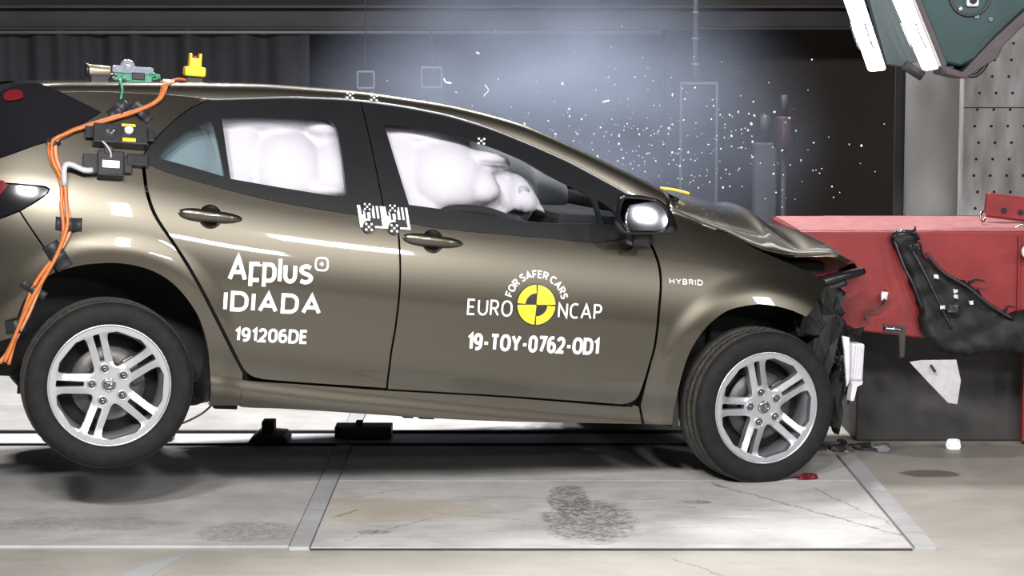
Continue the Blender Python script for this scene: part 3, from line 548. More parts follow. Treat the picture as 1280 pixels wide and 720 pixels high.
h1, h2 = (.338, .9605), (1.203, .9125)
def handle_hole(c): return circle2(c, .045)
D = {k: dense(v) for k, v in T.items() if k != 'rail'}
doors = {}
for nm, src, hc in (('rear_door', 'rear_door', h1), ('front_door', 'front_door', h2)):
    d = panel(nm, [D[src], handle_hole(hc)], 'paint', car); doors[nm] = d
    # handle cup and grip
    V = []; Fc = []; n = 28
    for j in range(7):
        r = .045*math.cos(j/6*math.pi/2*.92); dep = .030*math.sin(j/6*math.pi/2*.92)
        for i in range(n):
            a = 2*math.pi*i/n; X, Z = hc[0]+r*math.cos(a), hc[1]+r*math.sin(a)
            V.append((X, -float(S(X, Z))+dep, Z))
    for j in range(6):
        for i in range(n): Fc.append((j*n+i, j*n+(i+1) % n, (j+1)*n+(i+1) % n, (j+1)*n+i))
    Fc.append(tuple(6*n+i for i in range(n)))
    make('handle_cup', V, Fc, 'paint', d, smooth=True)
    hl = .122; V = []; Fc = []; ns, nc = 28, 12
    for i in range(ns+1):
        u = -1+2*i/ns; X = hc[0]+u*hl; Zc = hc[1]+.003-.006*u
        hz = .021*(1-abs(u)**3.2)**.5*(1-.18*u)+.0015; hy = .013*(1-abs(u)**4)**.5+.001
        yb = -float(S(X, Zc))-.016+.014*abs(u)**2.5
        for k in range(nc):
            a = 2*math.pi*k/nc; V.append((X, yb-hy*math.cos(a), Zc+hz*math.sin(a)))
    for i in range(ns):
        for k in range(nc): Fc.append((i*nc+k, i*nc+(k+1) % nc, (i+1)*nc+(k+1) % nc, (i+1)*nc+k))
    Fc.append(tuple(range(nc))); Fc.append(tuple(ns*nc+k for k in range(nc-1, -1, -1)))
    make('handle_grip', V, Fc, 'paint', d, smooth=True)
    mirror_copy(d)
for nm in ('fender', 'quarter_panel', 'rear_bumper', 'sill'):
    o = panel(nm, [D[nm]], 'paint', car, thick=.045 if nm in ('fender', 'quarter_panel') else .03, step=.013 if nm != 'rear_bumper' else .02)
    if nm != 'fender': mirror_copy(o)
tl = panel('tail_light', [D['tail_light']], 'gloss_black', car, off=-.002); mirror_copy(tl)
tg = panel('spoiler_side_glass', [D['tailgate_glass']], 'gloss_black', car, off=.006); mirror_copy(tg)
# window frames and panes
rf = panel('rear_window_frame', [D['rear_frame'], D['quarter_glass'], D['rear_glass']], 'trim', car, off=.003, thick=.03); mirror_copy(rf)
ff = panel('front_window_frame', [D['front_frame'], D['front_glass'], D['sail_glass']], 'trim', car, off=.003, thick=.03); mirror_copy(ff)
def grow(lp, d):
    c = lp.mean(0); v = lp-c; return c+v*(1+d/np.linalg.norm(v, axis=1))[:, None]
for nm, src, m, par in (('quarter_glass', 'quarter_glass', 'tint_glass', rf), ('rear_window', 'rear_glass', 'glass', rf), ('front_window', 'front_glass', 'glass', ff), ('sail_window', 'sail_glass', 'tint_glass', ff)):
    o = panel(nm, [grow(D[src], .012)], m, par, off=-.010, thick=.001, step=.05)
    if nm in ('rear_window', 'front_window'): mirror_copy(o)

# roof, pillars and windscreen: a loft from rail to rail
rail_pts = np.array([(-.75, 1.30), (-.55, 1.335), (-.35, 1.366), (-.2, 1.384)]+[tuple(p) for p in T['rail'][0]]+[(2.22, 1.055), (2.32, 1.03)])
rail_z = smooth_table(rail_pts, -.8, 2.4, .03)
crown_z = smooth_table([(-.75, 1.30), (-.55, 1.350), (-.42, 1.382), (-.27, 1.418), (.19, 1.452), (.56, 1.473), (.95, 1.473), (1.31, 1.447), (1.45, 1.425), (1.61, 1.394), (1.85, 1.306), (2.15, 1.186), (2.32, 1.120)], -.8, 2.4, .05)
def top_pt(X, v):   # v = -1 (near rail) .. 1 (far rail)
    zr = float(rail_z(X)); yr = float(S(X, zr)); zc = max(float(crown_z(X)), zr+.01)
    return (X, v*yr, zr+(zc-zr)*(.92*(1-abs(v)**40)+.08*(1-v*v)))
def loft_top(name, x0, x1, v0, v1, m, nx=60, nv=48, drop=0.):
    V = []; Fc = []
    a0, a1 = math.asin(v0), math.asin(v1)
    for i in range(nx+1):
        X = x0+(x1-x0)*i/nx
        for j in range(nv+1):
            p = top_pt(X, math.sin(a0+(a1-a0)*j/nv)); V.append((p[0], p[1], p[2]-drop))
    w = nv+1
    for i in range(nx):
        for j in range(nv): Fc.append((i*w+j, (i+1)*w+j, (i+1)*w+j+1, i*w+j+1))
    o = make(name, V, Fc, m, car, smooth=True)
    md = o.modifiers.new('solid', 'SOLIDIFY'); md.thickness = .018; md.offset = -1
    return o
loft_top('roof', -.30, 1.42, -.905, .905, 'paint', 90)
loft_top('rear_spoiler', -.66, -.295, -1, 1, 'gloss_black', 24)
for s in (-1, 1): loft_top('roof_side_rail', -.30, 2.20, min(s, s*.90), max(s, s*.90), 'paint', 110, 10)
loft_top('windscreen', 1.43, 2.26, -.905, .905, 'dark_glass', 50, 30, .006)
loft_top('windscreen_border', 1.40, 1.47, -.91, .91, 'gloss_black', 6, 30, .003)
for s in (-1, 1):
    pts = [(X, s*(float(S(X, float(rail_z(X))))+.004), float(rail_z(X))) for X in np.linspace(.30, 2.05, 60)]
    tube('roof_moulding', pts, .0045, 'moulding', car, n=6, step=.03)
# tail end beyond the frame
V = []; Fc = []; ny, nz = 16, 12
for j in range(nz+1):
    z = .42+(1.31-.42)*j/nz
    for i in range(ny+1):
        v = -1+2*i/ny; w = float(S(-.64, z))-.02; V.append((-.64-.10*(1-v*v)*(1-.5*max(0, (z-.9)/.45)), v*w, z))
for j in range(nz):
    for i in range(ny): Fc.append((j*(ny+1)+i, j*(ny+1)+i+1, (j+1)*(ny+1)+i+1, (j+1)*(ny+1)+i))
make('tailgate', V, Fc, 'paint', car, smooth=True)

# solid dark core added inside the body to block light, with wheel wells
def core_loop(zt):
    pts = [(-.60, .42), (-.42, .40)]
    pts += [(0+.40*math.cos(a), .40+.40*math.sin(a)) for a in np.linspace(math.pi, -.38, 26)]
    pts += [(.55, .262), (2.15, .255)]
    pts += [(2.60+.40*math.cos(a), .365+.40*math.sin(a)) for a in np.linspace(math.pi+.25, .62, 24)]
    pts += [(2.84, .80), (2.45, .95), (2.30, 1.00)]
    pts += [(x, float(belt(x))-.06) for x in np.linspace(2.2, -.6, 20)]
    return np.array(pts)
lp2 = core_loop(0); v, f = fill([lp2], .2)
bdr = boundary(f)
V = [(x, -.765, z) for x, z in v]+[(x, .765, z) for x, z in v]; n = len(v)
Fc = [tuple(t) for t in f]+[(t[0]+n, t[2]+n, t[1]+n) for t in f]+[(b_, a, a+n, b_+n) for a, b_ in bdr]
core = make('blocking_core', V, Fc, 'core', car)
box('well_blocker', (0, 0, .60), (.90, 1.02, .62), 'core', core); box('well_blocker', (2.6, 0, .58), (.80, 1.02, .60), 'core', core)  # inner boxes added so no light shows across through the wells
box('gap_blocker', (2.235, -.675, .36), (.03, .37, .28), 'core', core, rot=Matrix.Rotation(-.12, 3, 'Y')); box('gap_blocker', (2.235, .66, .36), (.03, .36, .26), 'core', core)  # dark sheets added to close the bright gap behind the front tyre
tube('exhaust_pipe', [(-.3, -.45, .25), (.3, -.5, .23), (.5, -.4, .24), (1.2, -.1, .22)], .035, 'core', core)
for X, Z, s in ((.62, .247, .05), (1.18, .222, .04), (1.255, .22, .06), (.46, .235, .09)): box('jacking_bracket', (X, -.72, Z), (s, .05, .025), 'core', core)
tube('brake_hose', [(.18, -.80, .19), (.26, -.78, .16), (.36, -.76, .20), (.42, -.74, .25)], .004, 'case', core)

# wheels
def face_y(r): return .022*(1-min(1, (r/.20))**2)
ANG = [math.radians(a) for a in (108, 36, -36, -108, 180)]
def rim_loops():
    L_ = [circle2((0, 0), .2215, 90)]
    for a in ANG:
        sl = []
        for (r, h) in ((.092, -.0085), (.140, -.0105), (.192, -.0125), (.196, -.009), (.196, .009), (.192, .0125), (.140, .0105), (.092, .0085)):
            sl.append((r*math.cos(a)-h*math.sin(a), r*math.sin(a)+h*math.cos(a)))
        L_.append(np.array(sl)[::-1] if False else np.array(sl))
        ph = a+math.radians(36); op = []; rs = np.linspace(.074, .2035, 20)
        def half(r):
            hw = .0365+.009*max(0, (r-.155)/.05)**2
            h = math.radians(36)-math.asin(min(.58, hw/r))
            u = (r-.1388)/.0655; return max(h*(max(0, 1-abs(u)**14))**.3, .0)
        up = [(r, half(r)) for r in rs]
        for r, h in up: op.append((r*math.cos(ph+h), r*math.sin(ph+h)))
        for r, h in up[::-1]: op.append((r*math.cos(ph-h), r*math.sin(ph-h)))
        op = np.array(op); k = [0]
        for i in range(1, len(op)):
            if np.linalg.norm(op[i]-op[k[-1]]) > .0015: k.append(i)
        if np.linalg.norm(op[k[-1]]-op[0]) < .0015: k.pop()
        L_.append(op[k])
    return L_
_rl = rim_loops(); rv, rfc = fill(_rl, .012); rbd = boundary(rfc)
def spoke_y(x, z):
    r = math.hypot(x, z); y = face_y(r); an = math.atan2(z, x)
    d = min(abs((an-a+math.pi) % (2*math.pi)-math.pi) for a in ANG)
    off = r*math.sin(min(d, 1.2))
    y += .007*min(1, max(0, (off-.012)/.03))*min(1, max(0, (r-.07)/.02))*min(1, max(0, (.200-r)/.03))
    return y
def tread_wob(i, j): return -.003 if (j in (9, 12, 13, 16) and i % 3 == 0) else 0
TY = [(.224, .012), (.229, -.003), (.238, -.009), (.252, -.013), (.275, -.014), (.292, -.008), (.302, .002), (.3085, .014), (.3130, .026),
      (.3150, .050), (.3075, .052), (.3075, .060), (.3160, .062), (.3165, .088), (.3085, .090), (.3085, .100), (.3165, .102),
      (.3160, .132), (.3150, .150), (.3130, .174), (.3060, .190), (.290, .206), (.255, .211), (.229, .200), (.224, .188)]
def wheel(hub, steer=0, far=False, flat=0):
    t = lathe('tyre', TY, 'rubber', car, n=180, wob=tread_wob)
    t.data.materials.append(M['tread']); kq = len(TY)
    for p in t.data.polygons: p.material_index = 1 if 7 <= (p.index % kq) <= 18 else 0
    V = [(x, spoke_y(x, z), z) for x, z in rv]; n = len(V); e = .003
    N = [Vector(((spoke_y(x+e, z)-spoke_y(x-e, z))/(2*e), -1, (spoke_y(x, z+e)-spoke_y(x, z-e))/(2*e))).normalized() for x, z in rv]
    ids = sorted({i for q in rbd for i in q}); pa = {i: n+k for k, i in enumerate(ids)}; m_ = len(ids)
    en = {i: np.zeros(2) for i in ids}
    for a, b_ in rbd:
        d = rv[b_]-rv[a]; en[a] += (d[1], -d[0]); en[b_] += (d[1], -d[0])
    eN = [Vector((en[i][0], 0, en[i][1])).normalized() for i in ids]
    V += [V[i] for i in ids]+[(V[i][0]-.004*eN[k].x*0, V[i][1]+.032, V[i][2]) for k, i in enumerate(ids)]
    Fc = [tuple(q) for q in rfc]+[(pa[b_], pa[a], pa[a]+m_, pa[b_]+m_) for a, b_ in rbd]
    r = make('rim', V, Fc, 'alloy', t, smooth=True, normals=list(N)+eN+eN)
    lathe('rim_lip', [(.2195, .012), (.2200, -.001), (.2225, -.003), (.2275, -.004), (.2285, .010), (.2225, .03), (.205, .05), (.198, .12), (.205, .19), (.19, .19), (.19, .05), (.206, .028)], 'alloy', t, n=90)
    lathe('brake_disc', [(.03, .07), (.138, .07), (.140, .075), (.138, .095), (.03, .095)], 'disc', t, n=60)
    lathe('backing', [(.002, .125), (.196, .120), (.196, .126), (.002, .131)], 'core', t, n=48)
    cy = face_y(0)
    lathe('centre_cap', [(.001, cy-.010), (.018, cy-.009), (.026, cy-.005), (.0285, cy+.004), (.001, cy+.004)], 'nut', t, n=36)
    torus('cap_ring', (0, cy-.007, 0), .0235, .0022, 'chrome', t)
    torus('cap_emblem', (0, cy-.010, 0), .0150, .0014, 'chrome', t).scale = (1, 1, .68)
    torus('cap_emblem', (0, cy-.011, .003), .0075, .0012, 'chrome', t).scale = (1, 1, .55)
    torus('cap_emblem', (0, cy-.011, 0), .0075, .0012, 'chrome', t).scale = (.6, 1, 1.2)
    for a in ANG:
        c = (.0635*math.cos(a), 0, .0635*math.sin(a)); y0 = face_y(.0635)
        torus('nut_seat', (c[0], y0-.001, c[2]), .0175, .003, 'alloy', t, n=18, k=6)
        lathe('lug_nut', [(.001, y0-.012), (.009, y0-.011), (.0125, y0-.006), (.0145, y0+.006), (.001, y0+.006)], 'nut', t, n=6 if False else 14, centre=(c[0], 0, c[2]))
    box('brake_caliper', (.105*math.cos(.5), .085, .105*math.sin(.5)), (.055, .05, .11), 'disc', t, rot=Matrix.Rotation(-.5, 3, 'Y'), bevel=.008)
    t.location = hub; t.rotation_euler = (0, 0, steer)
    return t
wheel((0, -.885, .317), 0)
wheel((2.6256, -.885, .317), math.radians(3.5))
def far_wheel(src_hub):
    t = lathe('tyre', TY, 'rubber', car, n=60); t.location = src_hub; t.rotation_euler = (0, 0, math.pi)
    lathe('rim', [(.001, .02), (.22, .0), (.225, .01), (.2, .1), (.001, .1)], 'barrel', t, n=48)
far_wheel((0, .885, .317)); far_wheel((2.55, .885, .317))

# ---------------------------------------------------------------- crushed nose
HE = smooth_table([(2.12, 1.12), (2.20, 1.094), (2.293, 1.062), (2.375, 1.033), (2.46, 1.010), (2.515, .983), (2.623, .945), (2.727, .932), (2.885, .945), (2.94, .952), (3.0, .925), (3.2, .88)], 2.0, 3.3, .02)
HC = smooth_table([(2.12, 1.18), (2.27, 1.172), (2.452, 1.142), (2.618, 1.103), (2.72, 1.090), (2.804, 1.074), (2.86, 1.050), (2.942, 1.022), (3.057, .987), (3.139, .94), (3.2, .90)], 2.0, 3.3, .025)
def hood_pt(X, v):
    ye = .755-.05*max(0, (X-2.6))
    if X > 2.95: ye *= 1-.35*((X-2.95)/.2)**2
    z = HE(X)+(HC(X)-HE(X))*max(0, 1-abs(v)**2.2)**.75
    b = .018*math.exp(-((X-2.76-.10*v)/.035)**2)-.03*math.exp(-((X-2.86-.08*v)/.045)**2)*(1-.3*v)   # buckled fold
    b += .006*math.sin(X*23+v*3)*max(0, min(1, (X-2.5)/.3))
    return (X, v*ye, float(z)+b*(1-min(1, abs(v))**3))
V = []; Fc = []; nx, nv = 80, 48
for i in range(nx+1):
    X = 2.20+(3.13-2.20)*i/nx
    for j in range(nv+1): V.append(hood_pt(X, math.sin(-math.pi/2+math.pi*j/nv)))
w = nv+1
for i in range(nx):
    for j in range(nv): Fc.append((i*w+j, (i+1)*w+j, (i+1)*w+j+1, i*w+j+1))
bn = make('bonnet', V, Fc, 'paint', car, smooth=True); md = bn.modifiers.new('solid', 'SOLIDIFY'); md.thickness = .022; md.offset = -1
V = []; Fc = []; n = 24
for k, (dx, dz) in enumerate(((0, 0), (.02, -.02), (.018, -.045), (-.03, -.07))):
    for j in range(n+1):
        v = math.sin(-math.pi/2+math.pi*j/n); p = hood_pt(3.12, v); V.append((p[0]+dx*(1-v*v*.3), p[1], p[2]+dz+.004))
for k in range(3):
    for j in range(n): Fc.append((k*(n+1)+j, (k+1)*(n+1)+j, (k+1)*(n+1)+j+1, k*(n+1)+j+1))
make('bonnet_lip', V, Fc, 'paint', bn, smooth=True)
# wiper cowl
box('cowl', (2.16, 0, 1.075), (.18, 1.45, .05), 'trim', car, bevel=.01)
tube('yellow_tube', [(2.27, -.42, 1.160), (2.32, -.45, 1.157), (2.37, -.5, 1.147)], .006, 'yellow', car)
# inner front structure
def crumple(name, c, s, m, parent, seed, amp=.25, sub=3, rot=None):
    r_ = np.random.default_rng(seed); bm = bmesh.new(); bm_box(bm, (0, 0, 0), (1, 1, 1))
    bmesh.ops.subdivide_edges(bm, edges=bm.edges[:], cuts=sub, use_grid_fill=True)
    for v_ in bm.verts: v_.co += Vector(r_.uniform(-amp, amp, 3))*.5
    mt = Matrix.Translation(c) @ (rot.to_4x4() if rot is not None else Matrix()) @ Matrix.Diagonal((*s, 1))
    bmesh.ops.transform(bm, matrix=mt, verts=bm.verts)
    return from_bm(name, bm, m, parent)
box('engine_bay', (2.74, .05, .62), (.50, 1.2, .56), 'core', car, bevel=.02)
crumple('radiator_support', (2.96, -.05, .62), (.08, 1.1, .42), 'core', car, 3)
crumple('headlamp_remains', (2.87, -.70, .70), (.14, .12, .20), 'scrap', car, 5, .22)
crumple('headlamp_remains', (2.94, -.62, .72), (.12, .16, .16), 'scrap', car, 6, .3)
crumple('wheel_liner', (2.90, -.72, .50), (.07, .14, .34), 'core', car, 8, .3, rot=Matrix.Rotation(.25, 3, 'Y'))
crumple('bumper_scrap', (3.06, -.60, .58), (.10, .18, .12), 'scrap', car, 9, .3)
crumple('bumper_scrap', (3.03, -.62, .33), (.06, .14, .22), 'core', car, 10, .4)
tube('bumper_beam', [(2.86, -.70, .80), (2.93, -.72, .835), (3.0, -.72, .858), (3.09, -.70, .878)], .022, 'trim', car, radii=lambda u: .030-.014*u)
tube('bumper_beam', [(2.84, -.72, .775), (2.92, -.73, .80), (3.0, -.73, .83)], .014, 'case', car)
tube('red_wiring', [(2.86, -.66, .83), (2.92, -.66, .85), (2.99, -.66, .862), (3.05, -.64, .872)], .006, 'red_lens', car)
for k in range(7):
    tube('broken_bracket', [(2.88+.02*k, -.68+.01*k, .72-.035*k), (2.93+.022*k, -.72, .70-.05*k), (2.95+.02*k, -.70, .62-.05*k)], .004+.002*(k % 3), ('case', 'trim', 'dark_steel')[k % 3], car, n=5)

# ---------------------------------------------------------------- airbags
def pillow(name, loop, bumps, m, y0=.10, parent=car, base=.02, step=.016, th=.05):
    v, f = fill([loop], step); X, Z = v[:, 0], v[:, 1]
    ed = np.sqrt(((v[:, None, :]-loop[None])**2).sum(-1).min(1)); puff = np.sqrt(np.clip(ed/.05, 0, 1))
    h = base*puff
    for bx_, bz, rx, rz, am in bumps:
        q = np.clip(1-((X-bx_)/rx)**2-((Z-bz)/rz)**2, 0, 1); h = np.maximum(h, base*puff*.4+am*np.sqrt(q)*np.minimum(1, puff+.2))
    s = np.minimum(S(X, Z), .84); Yf = -(s-y0)-h; Yb = -(s-y0)+th*puff+.002
    n = len(v); V = np.vstack([np.stack([X, Yf, Z], -1), np.stack([X, Yb, Z], -1)])
    bd = boundary(f); Fc = [tuple(t) for t in f]+[(t[0]+n, t[2]+n, t[1]+n) for t in f]+[(b_, a, a+n, b_+n) for a, b_ in bd]
    return make(name, V, Fc, m, parent, smooth=True)
pillow('curtain_airbag', dense([[(.12, 1.10), (.13, 1.22), (.25, 1.36), (.60, 1.385), (.85, 1.375), (.93, 1.30), (.94, 1.05)], [(.94, 1.05), (.5, 1.03), (.12, 1.10)]], .03),
       [(.47, 1.17, .10, .24, .07), (.66, 1.14, .15, .17, .12), (.85, 1.14, .10, .15, .10), (.26, 1.17, .13, .13, .07), (.52, 1.335, .26, .05, .085), (.82, 1.33, .11, .06, .10), (.46, 1.08, .08, .08, .09), (.80, 1.08, .12, .05, .12)], 'bag', y0=.16, base=.03)
pillow('curtain_airbag', dense([[(1.02, 1.0), (1.0, 1.36), (1.15, 1.385), (1.35, 1.35), (1.52, 1.285), (1.585, 1.235), (1.58, 1.205), (1.50, 1.18)], [(1.50, 1.18), (1.53, 1.10), (1.46, 1.05), (1.38, 1.03), (1.30, 1.025), (1.25, .985), (1.02, .98)]], .03),
       [(1.10, 1.19, .11, .24, .07), (1.30, 1.17, .17, .16, .125), (1.20, 1.32, .20, .05, .085), (1.47, 1.245, .11, .035, .11), (1.45, 1.13, .10, .08, .10), (1.14, 1.03, .16, .05, .08)], 'bag', y0=.16, base=.03)
pillow('seat_airbag', dense([[(1.50, 1.17), (1.56, 1.19), (1.62, 1.185), (1.66, 1.16), (1.70, 1.10), (1.735, 1.035)], [(1.735, 1.035), (1.70, 1.045), (1.66, 1.03), (1.60, 1.04), (1.55, 1.01), (1.46, .985), (1.38, .985), (1.42, 1.03), (1.50, 1.08), (1.50, 1.17)]], .03),
       [(1.56, 1.12, .06, .08, .05), (1.65, 1.10, .06, .07, .05), (1.60, 1.06, .05, .04, .03), (1.48, 1.02, .10, .05, .03)], 'bag', y0=.22)
# driver airbag with its vent hole; pale ball added for the bright far-window view
bm = bmesh.new(); bmesh.ops.create_uvsphere(bm, u_segments=40, v_segments=24, radius=1)
bmesh.ops.transform(bm, matrix=Matrix.Translation((1.60, -.28, 1.10)) @ Matrix.Diagonal((.17, .24, .18, 1)), verts=bm.verts)
da = from_bm('driver_airbag', bm, 'bag', car, smooth=True)
bm = bmesh.new(); bmesh.ops.create_uvsphere(bm, u_segments=40, v_segments=24, radius=1)
bmesh.ops.transform(bm, matrix=Matrix.Translation((1.85, .20, 1.08)) @ Matrix.Diagonal((.20, .30, .16, 1)), verts=bm.verts)
from_bm('far_view_fill', bm, 'bag', car, smooth=True)
vh = (1.635, 1.118); yv = -(min(float(S(*vh)), .84)-.22)-.052
tube('vent_hole', [(vh[0], yv-.002, vh[1]), (vh[0], yv+.03, vh[1])], .022, 'grey_cable', da, n=24)
box('dashboard', (1.93, 0, 1.0), (.36, 1.36, .10), 'core', car, bevel=.03)
box('seat_back', (1.02, -.38, 1.02), (.14, .48, .50), 'trim', car, rot=Matrix.Rotation(-.25, 3, 'Y'), bevel=.04)
box('headrest', (.93, -.38, 1.30), (.10, .26, .16), 'trim', car, bevel=.04)
tube('window_switch_arm', [(1.24, -.735, .99), (1.27, -.735, 1.02), (1.33, -.735, 1.035), (1.45, -.735, 1.03), (1.60, -.735, .985)], .022, 'core', car)

# ---------------------------------------------------------------- mirror
mo = np.array(P['mir_out'])[:, [0, 2]]; mi = np.array(P['mir_in'])[:, [0, 2]]
mo = dense([list(map(tuple, mo))+[tuple(mo[0])]], .008); mi = dense([list(map(tuple, mi))+[tuple(mi[0])]], .008)
def ring_loft(name, rings, m, parent, capend=True):
    n = len(rings[0]); V = [p for r in rings for p in r]; Fc = []
    for k in range(len(rings)-1):
        for i in range(n): Fc.append((k*n+i, k*n+(i+1) % n, (k+1)*n+(i+1) % n, (k+1)*n+i))
    if capend: Fc.append(tuple((len(rings)-1)*n+i for i in range(n)))
    return make(name, V, Fc, m, parent, smooth=True)
def resample(lp, n):
    d = np.r_[0, np.cumsum(np.linalg.norm(np.diff(np.vstack([lp, lp[:1]]), axis=0), axis=1))]
    q = np.linspace(0, d[-1], n, endpoint=False); L_ = np.vstack([lp, lp[:1]])
    return np.stack([np.interp(q, d, L_[:, 0]), np.interp(q, d, L_[:, 1])], -1)
mo = resample(mo, 60); mi = resample(mi, 60); mc = mo.mean(0)
def r3(lp, y): return [(p[0], y, p[1]) for p in lp]
mh = ring_loft('mirror_housing', [r3(mi, -.990), r3(mi+(mo-mi)*.15, -1.003), r3(mo, -1.0), r3(mo+(mc-mo)*.02, -.985), r3(mc+(mo-mc)*.93+np.array([.012, 0]), -.95), r3(mc+(mo-mc)*.7+np.array([.03, 0]), -.915), r3(mc+(mo-mc)*.3+np.array([.03, 0]), -.90)], 'gloss_black', car)
cw_ = Vector(CARM @ Vector((mc[0], -.99, mc[1]))); to_cam = (Vector((0, 0, 1.69))-cw_).normalized(); to_l = (Vector((-2.0, 1.6, 5.0))-cw_).normalized()
nl = CARM.to_3x3().inverted() @ (to_cam+to_l).normalized()
nl = nl.normalized()
v, f = fill([mc+(mi-mc)*.985], .012); dx, dz = v[:, 0]-mc[0]-.004, v[:, 1]-mc[1]-.004   # convex glass, knocked out of line
yg = -.991-(dx*nl.x+dz*nl.z)/nl.y+(dx*dx+dz*dz)/(2*.95)
mg = make('mirror_glass', np.stack([v[:, 0], yg, v[:, 1]], -1), f, 'mirror', mh, smooth=True)
box('mirror_foot', (2.02, -.90, .985), (.085, .11, .09), 'trim', car, bevel=.02)

# ---------------------------------------------------------------- lettering and stickers
def arc_(cx, cy, rx, ry, a0, a1, n=9): return [(cx+rx*math.cos(math.radians(a0+(a1-a0)*k/n)), cy+ry*math.sin(math.radians(a0+(a1-a0)*k/n))) for k in range(n+1)]
def rr(x0, y0, x1, y1, rx, ry):
    return arc_(x1-rx, y1-ry, rx, ry, 0, 90)+arc_(x0+rx, y1-ry, rx, ry, 90, 180)+arc_(x0+rx, y0+ry, rx, ry, 180, 270)+arc_(x1-rx, y0+ry, rx, ry, 270, 360)+[(x1, y1-ry)]
SC = lambda k, oy: [[(x, oy+y*k) for x, y in [tuple(p) for p in catmull([(.56, .90), (.34, 1.0), (.09, .90), (.05, .70), (.20, .56), (.44, .47), (.60, .30), (.52, .09), (.28, 0), (.02, .08)], .05)]]]
GL = {'A': (.84, [[(0, 0), (.42, 1), (.84, 0)], [(.15, .32), (.69, .32)]]), 'I': (.0, [[(0, 0), (0, 1)]]), '1': (.30, [[(0, .78), (.28, 1), (.28, 0)]]),
 '9': (.62, [rr(0, .40, .62, 1, .29, .28), [(.62, .72)]+arc_(.26, .38, .36, .38, 0, -90)+[(.08, 0)]]), '6': (.62, [rr(0, 0, .62, .60, .29, .28), [(0, .28)]+arc_(.36, .62, .36, .38, 180, 90)+[(.54, 1)]]),
 '0': (.64, [rr(0, 0, .64, 1, .30, .30)]), '2': (.62, [arc_(.30, .72, .30, .28, 165, -20)+[(.50, .46), (0, 0), (.64, 0)]]), '7': (.62, [[(0, 1), (.62, 1), (.20, 0)]]),
 'D': (.74, [[(.30, 0), (0, 0), (0, 1), (.30, 1)]+arc_(.36, .62, .38, .38, 90, 0)+arc_(.36, .38, .38, .38, 0, -90)+[(.30, 0)]]), 'E': (.56, [[(.54, 1), (0, 1), (0, 0), (.56, 0)], [(0, .52), (.48, .52)]]), 'F': (.54, [[(.54, 1), (0, 1), (0, 0)], [(0, .48), (.48, .48)]]),
 'T': (.70, [[(0, 1), (.70, 1)], [(.35, 1), (.35, 0)]]), 'O': (.80, [rr(0, 0, .80, 1, .38, .40)]), 'Y': (.74, [[(0, 1), (.37, .45), (.74, 1)], [(.37, .45), (.37, 0)]]), '-': (.38, [[(0, .42), (.38, .42)]]), '+': (.8, [[(0, .5), (.8, .5)], [(.4, .1), (.4, .9)]]),
 'U': (.72, [[(0, 1)]+arc_(.36, .36, .36, .36, 180, 360)+[(.72, 1)]]), 'N': (.72, [[(0, 0), (0, 1), (.72, 0), (.72, 1)]]), 'H': (.70, [[(0, 0), (0, 1)], [(.7, 0), (.7, 1)], [(0, .5), (.7, .5)]]), 'P': (.60, [[(0, 0), (0, 1), (.34, 1)]+arc_(.34, .74, .26, .26, 90, -90)+[(0, .48)]]),
 'R': (.64, [[(0, 0), (0, 1), (.34, 1)]+arc_(.34, .74, .26, .26, 90, -90)+[(0, .48)], [(.30, .48), (.64, 0)]]), 'B': (.62, [[(0, .52), (0, 1), (.32, 1)]+arc_(.34, .76, .24, .24, 90, -90)+[(0, .52), (0, 0), (.34, 0)]+arc_(.36, .26, .26, .26, -90, 90)]),
 'C': (.66, [[(.66, .96)]+arc_(.40, .60, .40, .40, 75, 180)+arc_(.40, .40, .40, .40, 180, 285)+[(.66, .04)]]), 'S': (.62, SC(1, 0)), 's': (.62, SC(.72, 0)), 'l': (.0, [[(0, 0), (0, 1)]]),
 'u': (.54, [[(0, .72)]+arc_(.27, .27, .27, .27, 180, 360)+[(.54, .72)]]), 'p': (.56, [[(0, -.28), (0, .72), (.28, .72)]+arc_(.30, .44, .26, .28, 90, 0)+arc_(.30, .28, .26, .28, 0, -90)+[(0, 0)]]), 'r': (.44, [[(.46, .72), (0, .72), (0, -.28)], [(0, 0), (.46, 0)], [(.46, .72), (.46, .62)]])}
def ribbon(pts, th, step=.012):
    p = [np.array(pts[0], float)]
    for q in pts[1:]:
        q = np.array(q, float); d = np.linalg.norm(q-p[-1])
        if d < th*.05: continue
        n = max(1, int(d/step)); a = p[-1]
        for k in range(1, n+1): p.append(a+(q-a)*k/n)
    p = np.array(p); closed = np.linalg.norm(p[0]-p[-1]) < th*.3 and len(p) > 6; n = len(p); V = []
    for k in range(n):
        a = p[k-1] if k > 0 else (p[-2] if closed else None); c = p[k+1] if k < n-1 else (p[1] if closed else None)
        d1 = None if a is None else (p[k]-a)/np.linalg.norm(p[k]-a); d2 = None if c is None else (c-p[k])/np.linalg.norm(c-p[k])
        d1 = d2 if d1 is None else d1; d2 = d1 if d2 is None else d2
        n1 = np.array([-d1[1], d1[0]]); n2 = np.array([-d2[1], d2[0]]); m = n1+n2; ln = np.linalg.norm(m)
        m = m/ln if ln > .2 else n1; k_ = min(1/max(float(m@n1), .45), 2.2); V += [p[k]+m*k_*th/2, p[k]-m*k_*th/2]
    return V, [(2*k, 2*k+1, 2*k+3, 2*k+2) for k in range(n-1)]
def layout(body, gap):
    out = []; x = 0
    for ch in body:
        if ch == ' ': x += .35; continue
        w_, ps = GL[ch]; out.append((x, w_, ps)); x += w_+gap
    return out, x-gap
